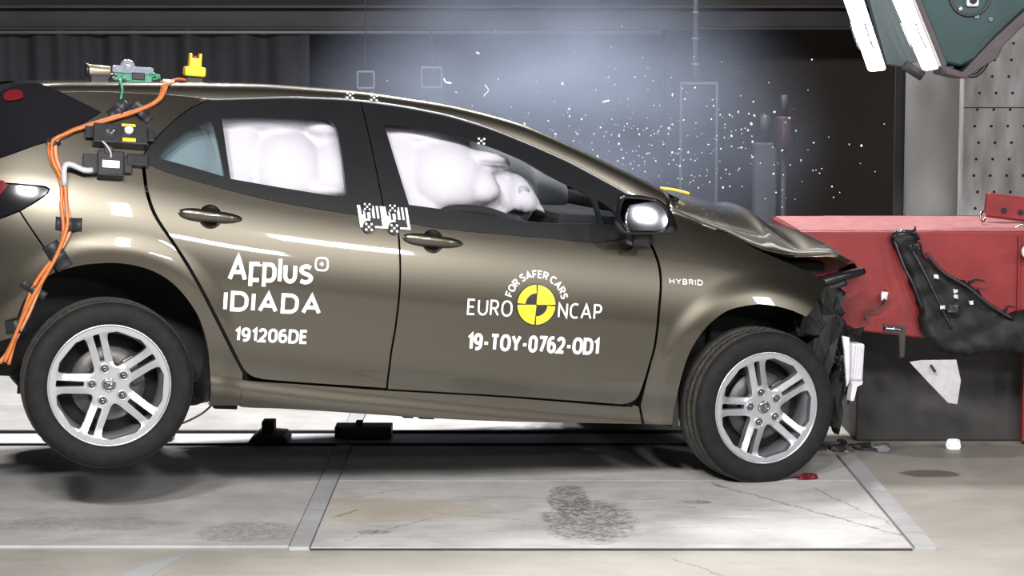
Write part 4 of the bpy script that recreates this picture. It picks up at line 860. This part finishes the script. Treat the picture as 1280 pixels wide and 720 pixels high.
def letters(body, x0, x1, z0, z1, th, gap=.34, curve=None):
    """stroke lettering that fills the box; th = stroke width in metres"""
    gl, W_ = layout(body, gap); V = []; F_ = []
    kx = (x1-x0-th)/max(W_, 1e-6); kz = z1-z0-th
    for x, w_, ps in gl:
        for pl in ps:
            q = [(x0+th/2+(x+px_)*kx, z0+th/2+pz*kz) for px_, pz in pl]
            if curve: q = [curve(*c) for c in q]
            v, f = ribbon(q, th); o_ = len(V); V += v; F_ += [tuple(k+o_ for k in t) for t in f]
    return np.array(V), F_
def stick(name, v, f, m, parent, off=.0025):
    X, Z = v[:, 0], v[:, 1]; Y = -(S(X, Z)+off)
    return make(name, np.stack([X, Y, Z], -1), f, m, parent, smooth=True, normals=side_normals(X, Z))
def fit(body, x0, x1, z0, z1, name, parent, m='white', th=.012, gap=.34):
    v, f = letters(body, x0, x1, z0, z1, th, gap); return stick(name, v, f, m, parent)
rd, fd = doors['rear_door'], doors['front_door']
fit('Arplus', .412, .738, .727, .826, 'lettering', rd, th=.0155, gap=.30)
def ring2(c, r1, r0, n=32, sq=2.):
    def pt(a, r):
        ca, sa = math.cos(a), math.sin(a); k = (abs(ca)**sq+abs(sa)**sq)**(-1/sq); return (c[0]+r*k*ca, c[1]+r*k*sa)
    v = [pt(2*math.pi*i/n, r1) for i in range(n)]+[pt(2*math.pi*i/n, r0) for i in range(n)]
    return np.array(v), [(i, (i+1) % n, n+(i+1) % n, n+i) for i in range(n)]
v, f = ring2((.768, .806), .027, .020, sq=3.2); stick('lettering', v, f, 'white', rd)
fit('+', .757, .779, .793, .819, 'lettering', rd, th=.006)
fit('IDIADA', .402, .775, .613, .690, 'lettering', rd, th=.0145, gap=.36)
fit('191206DE', .452, .733, .500, .554, 'lettering', rd, th=.0105, gap=.36)
fit('EURO', 1.348, 1.530, .639, .702, 'lettering', fd, th=.0075, gap=.34)
fit('NCAP', 1.716, 1.897, .643, .704, 'lettering', fd, th=.0075, gap=.34)
fit('19-TOY-0762-OD1', 1.358, 1.897, .503, .570, 'lettering', fd, th=.0125, gap=.36)
LC = (1.626, .6905); LR = .0775
def sector(c, r0, r1, a0, a1, n=16):
    v = []; f = []
    for i in range(n+1):
        a = a0+(a1-a0)*i/n; v += [(c[0]+r0*math.cos(a), c[1]+r0*math.sin(a)), (c[0]+r1*math.cos(a), c[1]+r1*math.sin(a))]
    for i in range(n): f.append((2*i, 2*i+1, 2*i+3, 2*i+2))
    return np.array(v), f
v, f = sector(LC, .0005, LR*1.05, 0, 2*math.pi, 64); dm = stick('logo_disc', v, f, 'black', fd, .0022)
q = math.pi/2; gp_ = .045
for k in range(4):
    inner = .58 if k in (1, 3) else .03
    v, f = sector(LC, LR*inner, LR, k*q+gp_, (k+1)*q-gp_, 20); stick('logo_quarter', v, f, 'yellow', dm, .0042)
RA = LR*1.33; tot = math.radians(150)
def bend(x, z): a = math.pi/2+tot/2-tot*x; return (LC[0]+(RA+z)*math.cos(a), LC[1]+(RA+z)*math.sin(a))
gl, W_ = layout('FOR SAFER CARS', .32); V = []; F_ = []
for x, w_, ps in gl:
    for pl in ps:
        v, f = ribbon([bend((x+a)/W_, .003+b_*.025) for a, b_ in pl], .0058, .006); o_ = len(V); V += v; F_ += [tuple(k+o_ for k in t) for t in f]
stick('arc_lettering', np.array(V), F_, 'white', fd)
fe_part = [o for o in car.children if o.name.startswith('fender')][0]
fit('HYBRID', 2.176, 2.318, .797, .819, 'badge', fe_part, 'badge', th=.004, gap=.40)
# striped target stickers over the door gap
def rect2(x0, x1, z0, z1, sh=0., n=6):
    v = []; f = []
    for i in range(n+1):
        u = i/n; v += [(x0+(x1-x0)*u+sh, z0), (x0+(x1-x0)*u, z1)]
    for i in range(n): f.append((2*i, 2*i+2, 2*i+3, 2*i+1))
    return np.array(v), f
for k, (x0, par) in enumerate(((.903, rd), (1.003, fd))):
    sh = .012; W_ = .099
    v, f = rect2(x0, x0+W_, .952, 1.034, sh); st = stick('target_sticker', v, f, 'white', par, .008)
    for (a, b_, c, d_) in ((.012, .020, 1.0, 1.034), (.028, .036, .985, 1.034), (.048, .056, .985, 1.034), (.066, .074, .985, 1.034), (.082, .090, .985, 1.034), (.050, .094, .960, .988)):
        v, f = rect2(x0+a, x0+b_, c, d_, .006); stick('stripe', v, f, 'black', st, .0095)
    for (cx, cz, r) in ((.040, 1.030, .021), (.045, .955, .024)):
        v, f = sector((x0+cx, cz), .0005, r, 0, 2*math.pi, 28); dd = stick('target_disc', v, f, 'trim', st, .0105)
        for dx, dz in ((0, 0), (-.4, .4), (.4, .4), (-.4, -.4), (.4, -.4)):
            v, f = sector((x0+cx+dx*r*1.1, cz+dz*r*1.1), .0002, r*.2, 0, 2*math.pi, 10); stick('target_dot', v, f, 'white', st, .012)
for (X, Y, Z) in P['dots'][:3]:
    for dx, dz in ((0, 0), (-.011, .008), (.011, .008), (-.011, -.010), (.011, -.010)):
        p = (X+dx, Y-.012, Z+dz)
        cyl('target_dot', (p[0], p[1]+.01, p[2]), p, .0042, 'white', rf if X < 1 else ff, n=10)

# ---------------------------------------------------------------- instruments fixed to the car (things of their own)
def car_thing(name, label, cat, group=None):
    o = thing(name, label, cat, group=group); o.matrix_world = CARM; return o
cbn = car_thing('cable_bundle', 'orange cable bundle taped from the roof down to the rear bumper', 'cable')
cp = np.array(P['cable'])
for k, (dx, dy, dz, m) in enumerate(((-.010, 0, -.006, 'orange'), (.008, 0, .004, 'orange_pale'), (0, -.010, 0, 'orange'))):
    w_ = np.stack([np.sin(np.arange(len(cp))*1.1+k*2.1)*.004, np.zeros(len(cp)), np.cos(np.arange(len(cp))*.9+k*1.7)*.004], -1)
    tube('strand', cp+np.array([dx, dy, dz])+w_, .0075, m, cbn)
def tape(c, L_, W_, ang, parent, name='tape'):
    X, _, Z = c; ca, sa = math.cos(ang), math.sin(ang); V = []; Fc = []; nu = 14
    for i in range(nu+1):
        u = (i/nu-.5)*L_; bulge = .024*math.exp(-(u/.022)**2)
        for w2 in (-W_/2, W_/2):
            x, z = X+u*ca-w2*sa, Z+u*sa+w2*ca; V.append((x, -(float(S(x, z))+.004+bulge), z))
    for i in range(nu): Fc.append((2*i, 2*i+2, 2*i+3, 2*i+1))
    o = make(name, V, Fc, 'tape', parent, smooth=True); md = o.modifiers.new('solid', 'SOLIDIFY'); md.thickness = .002
    return o
tp = P['tape']
tape(tp[0], .095, .048, 0, cbn); tape(tp[1], .105, .062, -.95, cbn); tape(tp[2], .10, .03, -.5, cbn); tape(tp[3], .085, .038, -.75, cbn); tape(tp[4], .085, .04, .75, cbn); tape(tp[5], .05, .03, .3, cbn); tape(tp[6], .07, .05, .2, cbn)
tube('grey_lead', [cp[14]+np.array([0, -.01, 0]), cp[13]+np.array([.02, -.03, .03]), (-.135, -.865, 1.105), (-.105, -.86, 1.107)], .011, 'grey_cable', cbn)
for k in range(2): tube('loose_end', [cp[-3], cp[-2]+np.array([.01*k, 0, 0]), cp[-1]+np.array([-.02+.04*k, 0, -.01])], .007, 'orange', cbn)

bx1 = car_thing('connector_box', 'black connector box with round sockets on the rear pillar', 'box')
def side_box(name, X0, X1, Z0, Z1, dep, m, parent, bevel=.005, lift=0.):
    Xc, Zc = (X0+X1)/2, (Z0+Z1)/2; y = -float(S(Xc, Zc)); nrm = Vector(side_normals(np.array([Xc]), np.array([Zc]))[0])
    r = Vector((0, -1, 0)).rotation_difference(nrm).to_matrix(); c = Vector((Xc, y, Zc))+nrm*(dep/2+lift)
    return box(name, c, (X1-X0, dep, Z1-Z0), m, parent, rot=r, bevel=bevel), nrm, c, r
b1, n1, c1, r1 = side_box('body', -.105, .095, 1.185, 1.262, .055, 'case', bx1)
def on_face(c, n_, r_, dx, dz, dep): return c+r_ @ Vector((dx, 0, dz))+n_*dep
for dx, m in ((-.038, 'chrome'), (.028, 'pale_plastic')):
    p = on_face(c1, n1, r1, dx, .012, .027); cyl('socket', p, p+n1*.016, .016, m, bx1, n=20, bevel=.003); cyl('socket_ring', p, p+n1*.008, .021, 'nut', bx1, n=20)
p = on_face(c1, n1, r1, .030, -.024, .0275); box('yellow_label', p, (.048, .003, .014), 'yellow', bx1, rot=r1, bevel=0)
p = on_face(c1, n1, r1, .028, .034, .0275); box('yellow_label', p, (.05, .004, .010), 'yellow', bx1, rot=r1, bevel=0)
for dx in (-.11, .11): p = on_face(c1, n1, r1, dx, .012, -.008); box('mounting_ear', p, (.035, .02, .045), 'case', bx1, rot=r1)
p = on_face(c1, n1, r1, -.015, -.03, .028); cyl('switch', p, p+n1*.012, .005, 'chrome', bx1, n=10)
p0 = on_face(c1, n1, r1, -.07, -.03, .02); tube('jumper_wire', [p0, p0+Vector((.02, -.03, -.02)), p0+Vector((.035, -.03, -.05)), p0+Vector((.03, -.01, -.09))], .004, 'grey_cable', bx1)
bx2 = car_thing('data_logger', 'black data logger with a white label below the connector box', 'box')
b2, n2, c2, r2 = side_box('body', -.088, .010, 1.068, 1.168, .05, 'case', bx2)
p = on_face(c2, n2, r2, .0, -.005, .026); box('white_label', p, (.062, .003, .028), 'white', bx2, rot=r2, bevel=0)
p = on_face(c2, n2, r2, -.07, .0, -.005); box('plug_block', p, (.06, .03, .075), 'case', bx2, rot=r2); p = on_face(c2, n2, r2, .06, .005, -.01); box('bracket', p, (.04, .02, .06), 'case', bx2, rot=r2)
p = on_face(c2, n2, r2, .02, -.045, .026); box('steel_strip', p, (.05, .004, .006), 'chrome', bx2, rot=r2)
p = on_face(c2, n2, r2, -.01, .05, .02); box('latch', p, (.03, .02, .03), 'maroon', bx2, rot=r2)
bx3 = car_thing('relay_module', 'small black relay module to the right of the data logger', 'module')
b3, n3_, c3, r3_ = side_box('body', .022, .10, 1.120, 1.168, .03, 'case', bx3); p = on_face(c3, n3_, r3_, 0, .012, .016); box('steel_clip', p, (.06, .004, .006), 'chrome', bx3, rot=r3_)

rz = 1.448
hc_ = car_thing('roof_camera', 'tan-bodied camera unit with green wiring on the rear roof', 'camera')
cyl('barrel', (-.095, -.38, 1.472), (-.010, -.38, 1.474), .024, 'tan', hc_, r2=.020, n=28, bevel=.002); cyl('lens_hood', (-.105, -.38, 1.471), (-.092, -.38, 1.472), .028, 'case', hc_, n=28)
box('mount', (-.05, -.38, 1.442), (.07, .05, .03), 'case', hc_); box('screw_block', (.005, -.40, 1.455), (.03, .03, .025), 'chrome', hc_, bevel=.006)
box('circuit_case', (.075, -.38, 1.455), (.15, .07, .03), 'green', hc_, bevel=.006); box('clear_case', (.075, -.38, 1.485), (.16, .05, .03), 'clear', hc_, bevel=.008)
box('battery', (.095, -.415, 1.463), (.05, .012, .028), 'case', hc_)
bm = bmesh.new(); bmesh.ops.create_uvsphere(bm, u_segments=24, v_segments=12, radius=.030); bmesh.ops.translate(bm, vec=(.055, -.38, 1.497), verts=bm.verts); from_bm('dome', bm, 'clear', hc_, smooth=True)
for k in range(5):
    a = k*.5; tube('green_wire', [(.11, -.40, 1.462), (.13+.012*k, -.40, 1.475+.008*math.sin(a*3)), (.155+.006*k, -.41, 1.478-.006*k), (.18, -.40, 1.462), (.15, -.42, 1.455)], .0035, 'green', hc_, n=6)
g = P['green']; tube('green_lead', [(.035, -.42, 1.46), (.03, -.52, 1.45)]+[tuple(x) for x in g], .005, 'green', hc_, n=6)
yd = car_thing('yellow_beacon', 'yellow trigger beacon with a red tip standing on the roof', 'beacon')
box('foot', (.315, -.38, 1.464), (.065, .06, .022), 'case', yd); box('body', (.315, -.38, 1.497), (.082, .07, .038), 'yellow', yd, bevel=.008); box('neck', (.315, -.38, 1.530), (.048, .05, .04), 'yellow', yd, bevel=.006)
for d in (-1, 1): box('horn', (.315+d*.019, -.38, 1.555), (.010, .04, .026), 'yellow', yd, bevel=.003)
cyl('red_tip', (.315, -.38, 1.545), (.315, -.38, 1.562), .012, 'red_lens', yd)
tube('orange_lead', [(.285, -.40, 1.462), (.25, -.42, 1.463), (.21, -.47, 1.452), (.17, -.52, 1.446), cp[0]], .006, 'orange', yd)
box('cable_joint', (.195, -.49, 1.452), (.03, .02, .014), 'white', yd)
# rear red lamp and red reflector in the tail light
rl = np.array(P['redlamp'])[:, [0, 2]]; v, f = fill([dense([list(map(tuple, rl))+[tuple(rl[0])]], .01)], .02); stick('brake_lamp', v, f, 'red_lens', tg, .016)
v, f = fill([np.array([(-.50, 1.035), (-.42, 1.048), (-.40, 1.03), (-.43, .99), (-.50, .97)])], .02); stick('reflector', v, f, 'red_lens', tl, .004)

# ---------------------------------------------------------------- debris
lk = thing('torn_bumper_skin', 'torn black bumper skin hanging down over the red barrier face', 'bumper')
r_ = np.random.default_rng(21)
ol = catmull([(1.604, .972), (1.63, .988), (1.70, .985), (1.735, .93), (1.756, .885), (1.84, .81), (1.92, .775), (1.98, .735), (2.026, .685), (2.10, .635), (2.17, .655), (2.30, .60), (2.34, .48), (2.10, .47), (1.90, .46), (1.785, .50), (1.745, .56), (1.722, .665), (1.688, .785), (1.638, .885), (1.604, .972)], .02)[:-1]
ol = ol+r_.uniform(-.008, .008, ol.shape)
v, f = fill([ol], .018); X, Z = v[:, 0], v[:, 1]
ed = np.sqrt(((v[:, None, :]-ol[None])**2).sum(-1).min(1))
Yv = 9.455-.035*np.sqrt(np.clip(ed/.03, 0, 1))-.03*np.clip((.80-Z)/.3, 0, 1)-.010*np.sin(X*31+Z*17)*np.clip(ed/.03, 0, 1)-.006*np.sin(Z*53-X*22)+.002*r_.uniform(-1, 1, len(X))
o = make('skin', np.stack([X, Yv, Z], -1), f, 'scrap', lk, smooth=True); md = o.modifiers.new('solid', 'SOLIDIFY'); md.thickness = .006
tube('rolled_rim', [(1.612, 9.43, .955), (1.615, 9.42, .978), (1.65, 9.41, .990), (1.70, 9.41, .985), (1.722, 9.42, .955)], .007, 'gloss_black', lk, n=8)
for pts_ in ([(1.62, 9.43, .95), (1.66, 9.41, .84), (1.70, 9.40, .76), (1.74, 9.40, .66)], [(1.75, 9.40, .90), (1.82, 9.39, .82), (1.92, 9.38, .76), (2.02, 9.38, .68), (2.12, 9.39, .62)], [(1.68, 9.40, .93), (1.74, 9.39, .82), (1.80, 9.38, .70), (1.86, 9.38, .58)]):
    tube('moulded_edge', pts_, .007, 'case', lk, n=6)
for pts_ in ([(1.695, 9.42, .985), (1.705, 9.41, 1.003), (1.70, 9.41, 1.012)], [(1.93, 9.40, .77), (1.97, 9.39, .785), (2.0, 9.39, .775)], [(2.08, 9.40, .64), (2.10, 9.39, .672), (2.13, 9.39, .668)]):
    tube('torn_strap', pts_, .008, 'scrap', lk, n=5, radii=lambda u: .010-.008*u)
crumple('clip', (1.70, 9.37, .93), (.03, .03, .02), 'trim', lk, 31)
crumple('clip', (1.86, 9.36, .67), (.04, .03, .03), 'dark_steel', lk, 32)
for k, (x, z) in enumerate(((1.79, .80), (1.87, .74), (1.875, .715), (1.94, .69), (1.82, .67))):
    o = crumple('white_clip', (x, 9.375, z), (.016, .010, .014), 'pale_plastic', lk, 40+k, .5, 1)
wp = thing('washer_tank', 'pale grey plastic washer tank hanging ahead of the front wheel', 'tank')
wp.matrix_world = CARM
quad_prism('tank', [(3.02, .585), (3.078, .585), (3.082, .43), (3.03, .43)], -.80, -.73, 'pale_plastic', wp, .008)
quad_prism('back_flange', [(2.985, .612), (3.018, .607), (3.02, .585), (3.035, .43), (3.025, .40), (3.0, .55)], -.775, -.76, 'pale_plastic', wp, .003)
quad_prism('filler_spout', [(3.035, .432), (3.088, .432), (3.086, .415), (3.065, .405), (3.055, .345), (3.038, .345), (3.04, .41)], -.79, -.75, 'pale_plastic', wp, .003)
for k in range(4): box('rib', (3.034+k*.012, -.803, .508), (.003, .008, .14), 'pale_plastic', wp, bevel=.001)
bs = thing('steel_bracket', 'bent steel bracket with a bright edge beside the washer tank', 'bracket')
quad_prism('plate', [(1.565, .60), (1.665, .59), (1.66, .46), (1.64, .455), (1.635, .56), (1.57, .565)], 9.36, 9.38, 'dark_steel', bs, .003)
tube('bright_edge', [(1.567, 9.355, .585), (1.60, 9.35, .583), (1.645, 9.355, .580)], .006, 'chrome', bs)
wf = thing('plastic_flap', 'torn white plastic flap with a slot lying against the dark block', 'flap')
bm = bmesh.new(); a = [bm.verts.new(p) for p in [(1.69, 9.40, .435), (1.735, 9.38, .445), (1.875, 9.34, .452), (1.90, 9.36, .36), (1.895, 9.40, .255), (1.86, 9.42, .258), (1.78, 9.42, .34)]]
bm.faces.new(a); bmesh.ops.triangulate(bm, faces=bm.faces[:]); bmesh.ops.subdivide_edges(bm, edges=bm.edges[:], cuts=3, use_grid_fill=True); bmesh.ops.solidify(bm, geom=bm.faces[:], thickness=.004); from_bm('flap', bm, 'pale_plastic', wf, smooth=False)
quad_prism('slot', [(1.765, .425), (1.775, .430), (1.795, .400), (1.785, .395)], 9.355, 9.36, 'core', wf, 0)
wx = thing('torn_wire', 'torn curly wire lying across the red barrier beside the bumper skin', 'wire')
tube('wire', [(1.585, 9.44, .735), (1.580, 9.42, .70), (1.575, 9.44, .675), (1.545, 9.43, .655), (1.515, 9.44, .645), (1.50, 9.43, .61)], .006, 'dark_steel', wx, n=6)
crumple('plug', (1.58, 9.42, .715), (.022, .02, .03), 'pale_plastic', wx, 51, .4, 1)
cl = thing('red_lens_chip', 'small red lens chip on the floor by the front tyre', 'debris', (1.03, 8.92, .012))
crumple('chip', (.17, .06, .01), (.07, .03, .02), 'red_lens', cl, 60, .4, 1)
wc = thing('white_chip', 'bright white chip lying at the foot of the barrier', 'debris', (1.95, 9.75, 0))
crumple('chip', (0, 0, .02), (.05, .03, .035), 'white', wc, 61, .35, 2)
rub = thing('rubble_heap', 'grey crumbs swept together at the foot of the barrier', 'rubble', (1.45, 9.75, 0))
for k in range(10): crumple('crumb', (random.uniform(-.15, .25), random.uniform(-.08, .08), .012), (random.uniform(.03, .09), .05, .03), ('dark_steel', 'pipe')[k % 2], rub, 70+k, .4, 1)

# flying glass
bm = bmesh.new(); bmesh.ops.create_icosphere(bm, subdivisions=1, radius=1)
protos = []
for k in range(4):
    r_ = np.random.default_rng(90+k); b2_ = bm.copy()
    for v_ in b2_.verts: v_.co = Vector((v_.co.x*r_.uniform(.5, 1.3), v_.co.y*r_.uniform(.5, 1.2), v_.co.z*r_.uniform(.3, 1.)))
    me = bpy.data.meshes.new('glass_crumb'); b2_.to_mesh(me); b2_.free(); me.materials.append(M['shard']); protos.append(me)
bm.free()
def crumb(p, s, label, group):
    o = bpy.data.objects.new('glass_crumb', protos[random.randrange(4)]); COL.objects.link(o)
    o.location = CARM @ Vector(p); o.scale = (s*random.uniform(.7, 1.4), s, s*random.uniform(.6, 1.2)); o.rotation_euler = (random.uniform(0, 6), random.uniform(0, 6), random.uniform(0, 6))
    tag(o, label, 'glass', group)
G = 'flying glass crumbs'
for k in range(288):
    u = random.random()
    if u < .62: X, Z = random.gauss(2.48, .27), random.gauss(1.30, .14)
    elif u < .9: X, Z = random.gauss(2.25, .35), random.gauss(1.45, .16)
    else: X, Z = random.uniform(1.6, 3.2), random.uniform(1.15, 1.8)
    Y = random.uniform(-.65, .5)
    if X > 2.15 and Z < float(np.interp(X, [2.1, 2.3, 2.9, 3.2], [1.20, 1.18, 1.10, 1.0])): Z = 1.2+random.random()*.2
    if X <= 2.15 and Z < float(crown_z(X))+.03: Z = float(crown_z(X))+.05+random.random()*.15
    wx_ = (CARM @ Vector((X, Y, Z)))
    if wx_.x < .45: lb, gg = 'tiny glass crumb flying in the smoke above the windscreen', 'glass crumbs above the windscreen'
    elif wx_.x < .95: lb, gg = 'tiny glass crumb in the dense spray above the bonnet before the wall cabinet', 'glass crumbs before the cabinet'
    elif wx_.x < 1.2: lb, gg = 'tiny glass crumb flying before the slate post behind the bonnet', 'glass crumbs before the post'
    else: lb, gg = 'tiny stray glass crumb before the dark brown panel above the barrier', 'stray glass crumbs above the barrier'
    crumb((X, Y, Z), random.choice((.0026, .0030, .0036, .0048, .0034, .0026, .006)), lb, gg)
def splinter(px, label, r=.004):
    o = tube('trim_splinter', px, r, 'shard', None, n=6, step=.008); tag(o, label, 'splinter', 'flying splinters')
splinter([(-.305, 10.0, 1.63), (-.295, 10.0, 1.612), (-.27, 10.0, 1.607)], 'bent white splinter flying above the middle of the roof')
splinter([(-.16, 10.0, 1.745), (-.145, 10.0, 1.738)], 'short white splinter flying high above the roof')
splinter([(-.12, 10.0, 1.60), (-.105, 10.0, 1.575), (-.125, 10.0, 1.555)], 'thin hooked splinter flying just above the windscreen header', .002)
splinter([(.40, 9.9, 1.525), (.43, 9.9, 1.532)], 'short bright splinter flying in the smoke above the door pillar')
splinter([(.052, 9.7, 1.44), (.066, 9.7, 1.40)], 'long narrow splinter flying close above the windscreen edge')

# ---------------------------------------------------------------- smoke
def smoke(name, label, c, s, dens, col, seed):
    bm = bmesh.new(); bmesh.ops.create_icosphere(bm, subdivisions=3, radius=1)
    me = bpy.data.meshes.new(name); bm.to_mesh(me); bm.free()
    o = link(bpy.data.objects.new(name, me)); o.location = c; o.scale = s; tag(o, label, 'smoke', kind='stuff')
    m = bpy.data.materials.new(name+'_volume'); m.use_nodes = True; nt = m.node_tree; nt.nodes.remove(nt.nodes['Principled BSDF'])
    N = nt.nodes.new; L = nt.links.new
    vol = N('ShaderNodeVolumePrincipled'); vol.inputs['Color'].default_value = (*col, 1); vol.inputs['Anisotropy'].default_value = .2
    tc = N('ShaderNodeTexCoord'); ln = N('ShaderNodeVectorMath'); ln.operation = 'LENGTH'; L(tc.outputs['Object'], ln.inputs[0])
    no = N('ShaderNodeTexNoise'); no.inputs['Scale'].default_value = 2.2; no.inputs['Detail'].default_value = 4; no.noise_dimensions = '4D'; no.inputs['W'].default_value = seed; L(tc.outputs['Object'], no.inputs['Vector'])
    a = N('ShaderNodeMath'); a.operation = 'SUBTRACT'; a.inputs[0].default_value = 1; L(ln.outputs['Value'], a.inputs[1]); a.use_clamp = True
    b_ = N('ShaderNodeMapRange'); b_.inputs['From Min'].default_value = .35; b_.inputs['From Max'].default_value = .7; L(no.outputs['Fac'], b_.inputs['Value'])
    c_ = N('ShaderNodeMath'); c_.operation = 'MULTIPLY'; a2 = N('ShaderNodeMath'); a2.operation = 'POWER'; a2.inputs[1].default_value = 1.8; L(a.outputs[0], a2.inputs[0]); L(a2.outputs[0], c_.inputs[0]); L(b_.outputs['Result'], c_.inputs[1])
    d = N('ShaderNodeMath'); d.operation = 'MULTIPLY'; L(c_.outputs[0], d.inputs[0]); d.inputs[1].default_value = dens; L(d.outputs[0], vol.inputs['Density'])
    L(vol.outputs[0], nt.nodes['Material Output'].inputs['Volume']); me.materials.append(m)
smoke('smoke_cloud', 'pale blue-grey smoke cloud rising behind the windscreen and bonnet', (.20, 11.9, 1.25), (1.6, .95, 1.15), 5.0, (.58, .68, .90), 2.0)
smoke('dust_haze', 'thin grey dust haze drifting at the foot of the red barrier', (1.75, 9.25, .38), (.95, .36, .5), .35, (.75, .74, .72), 5.0)
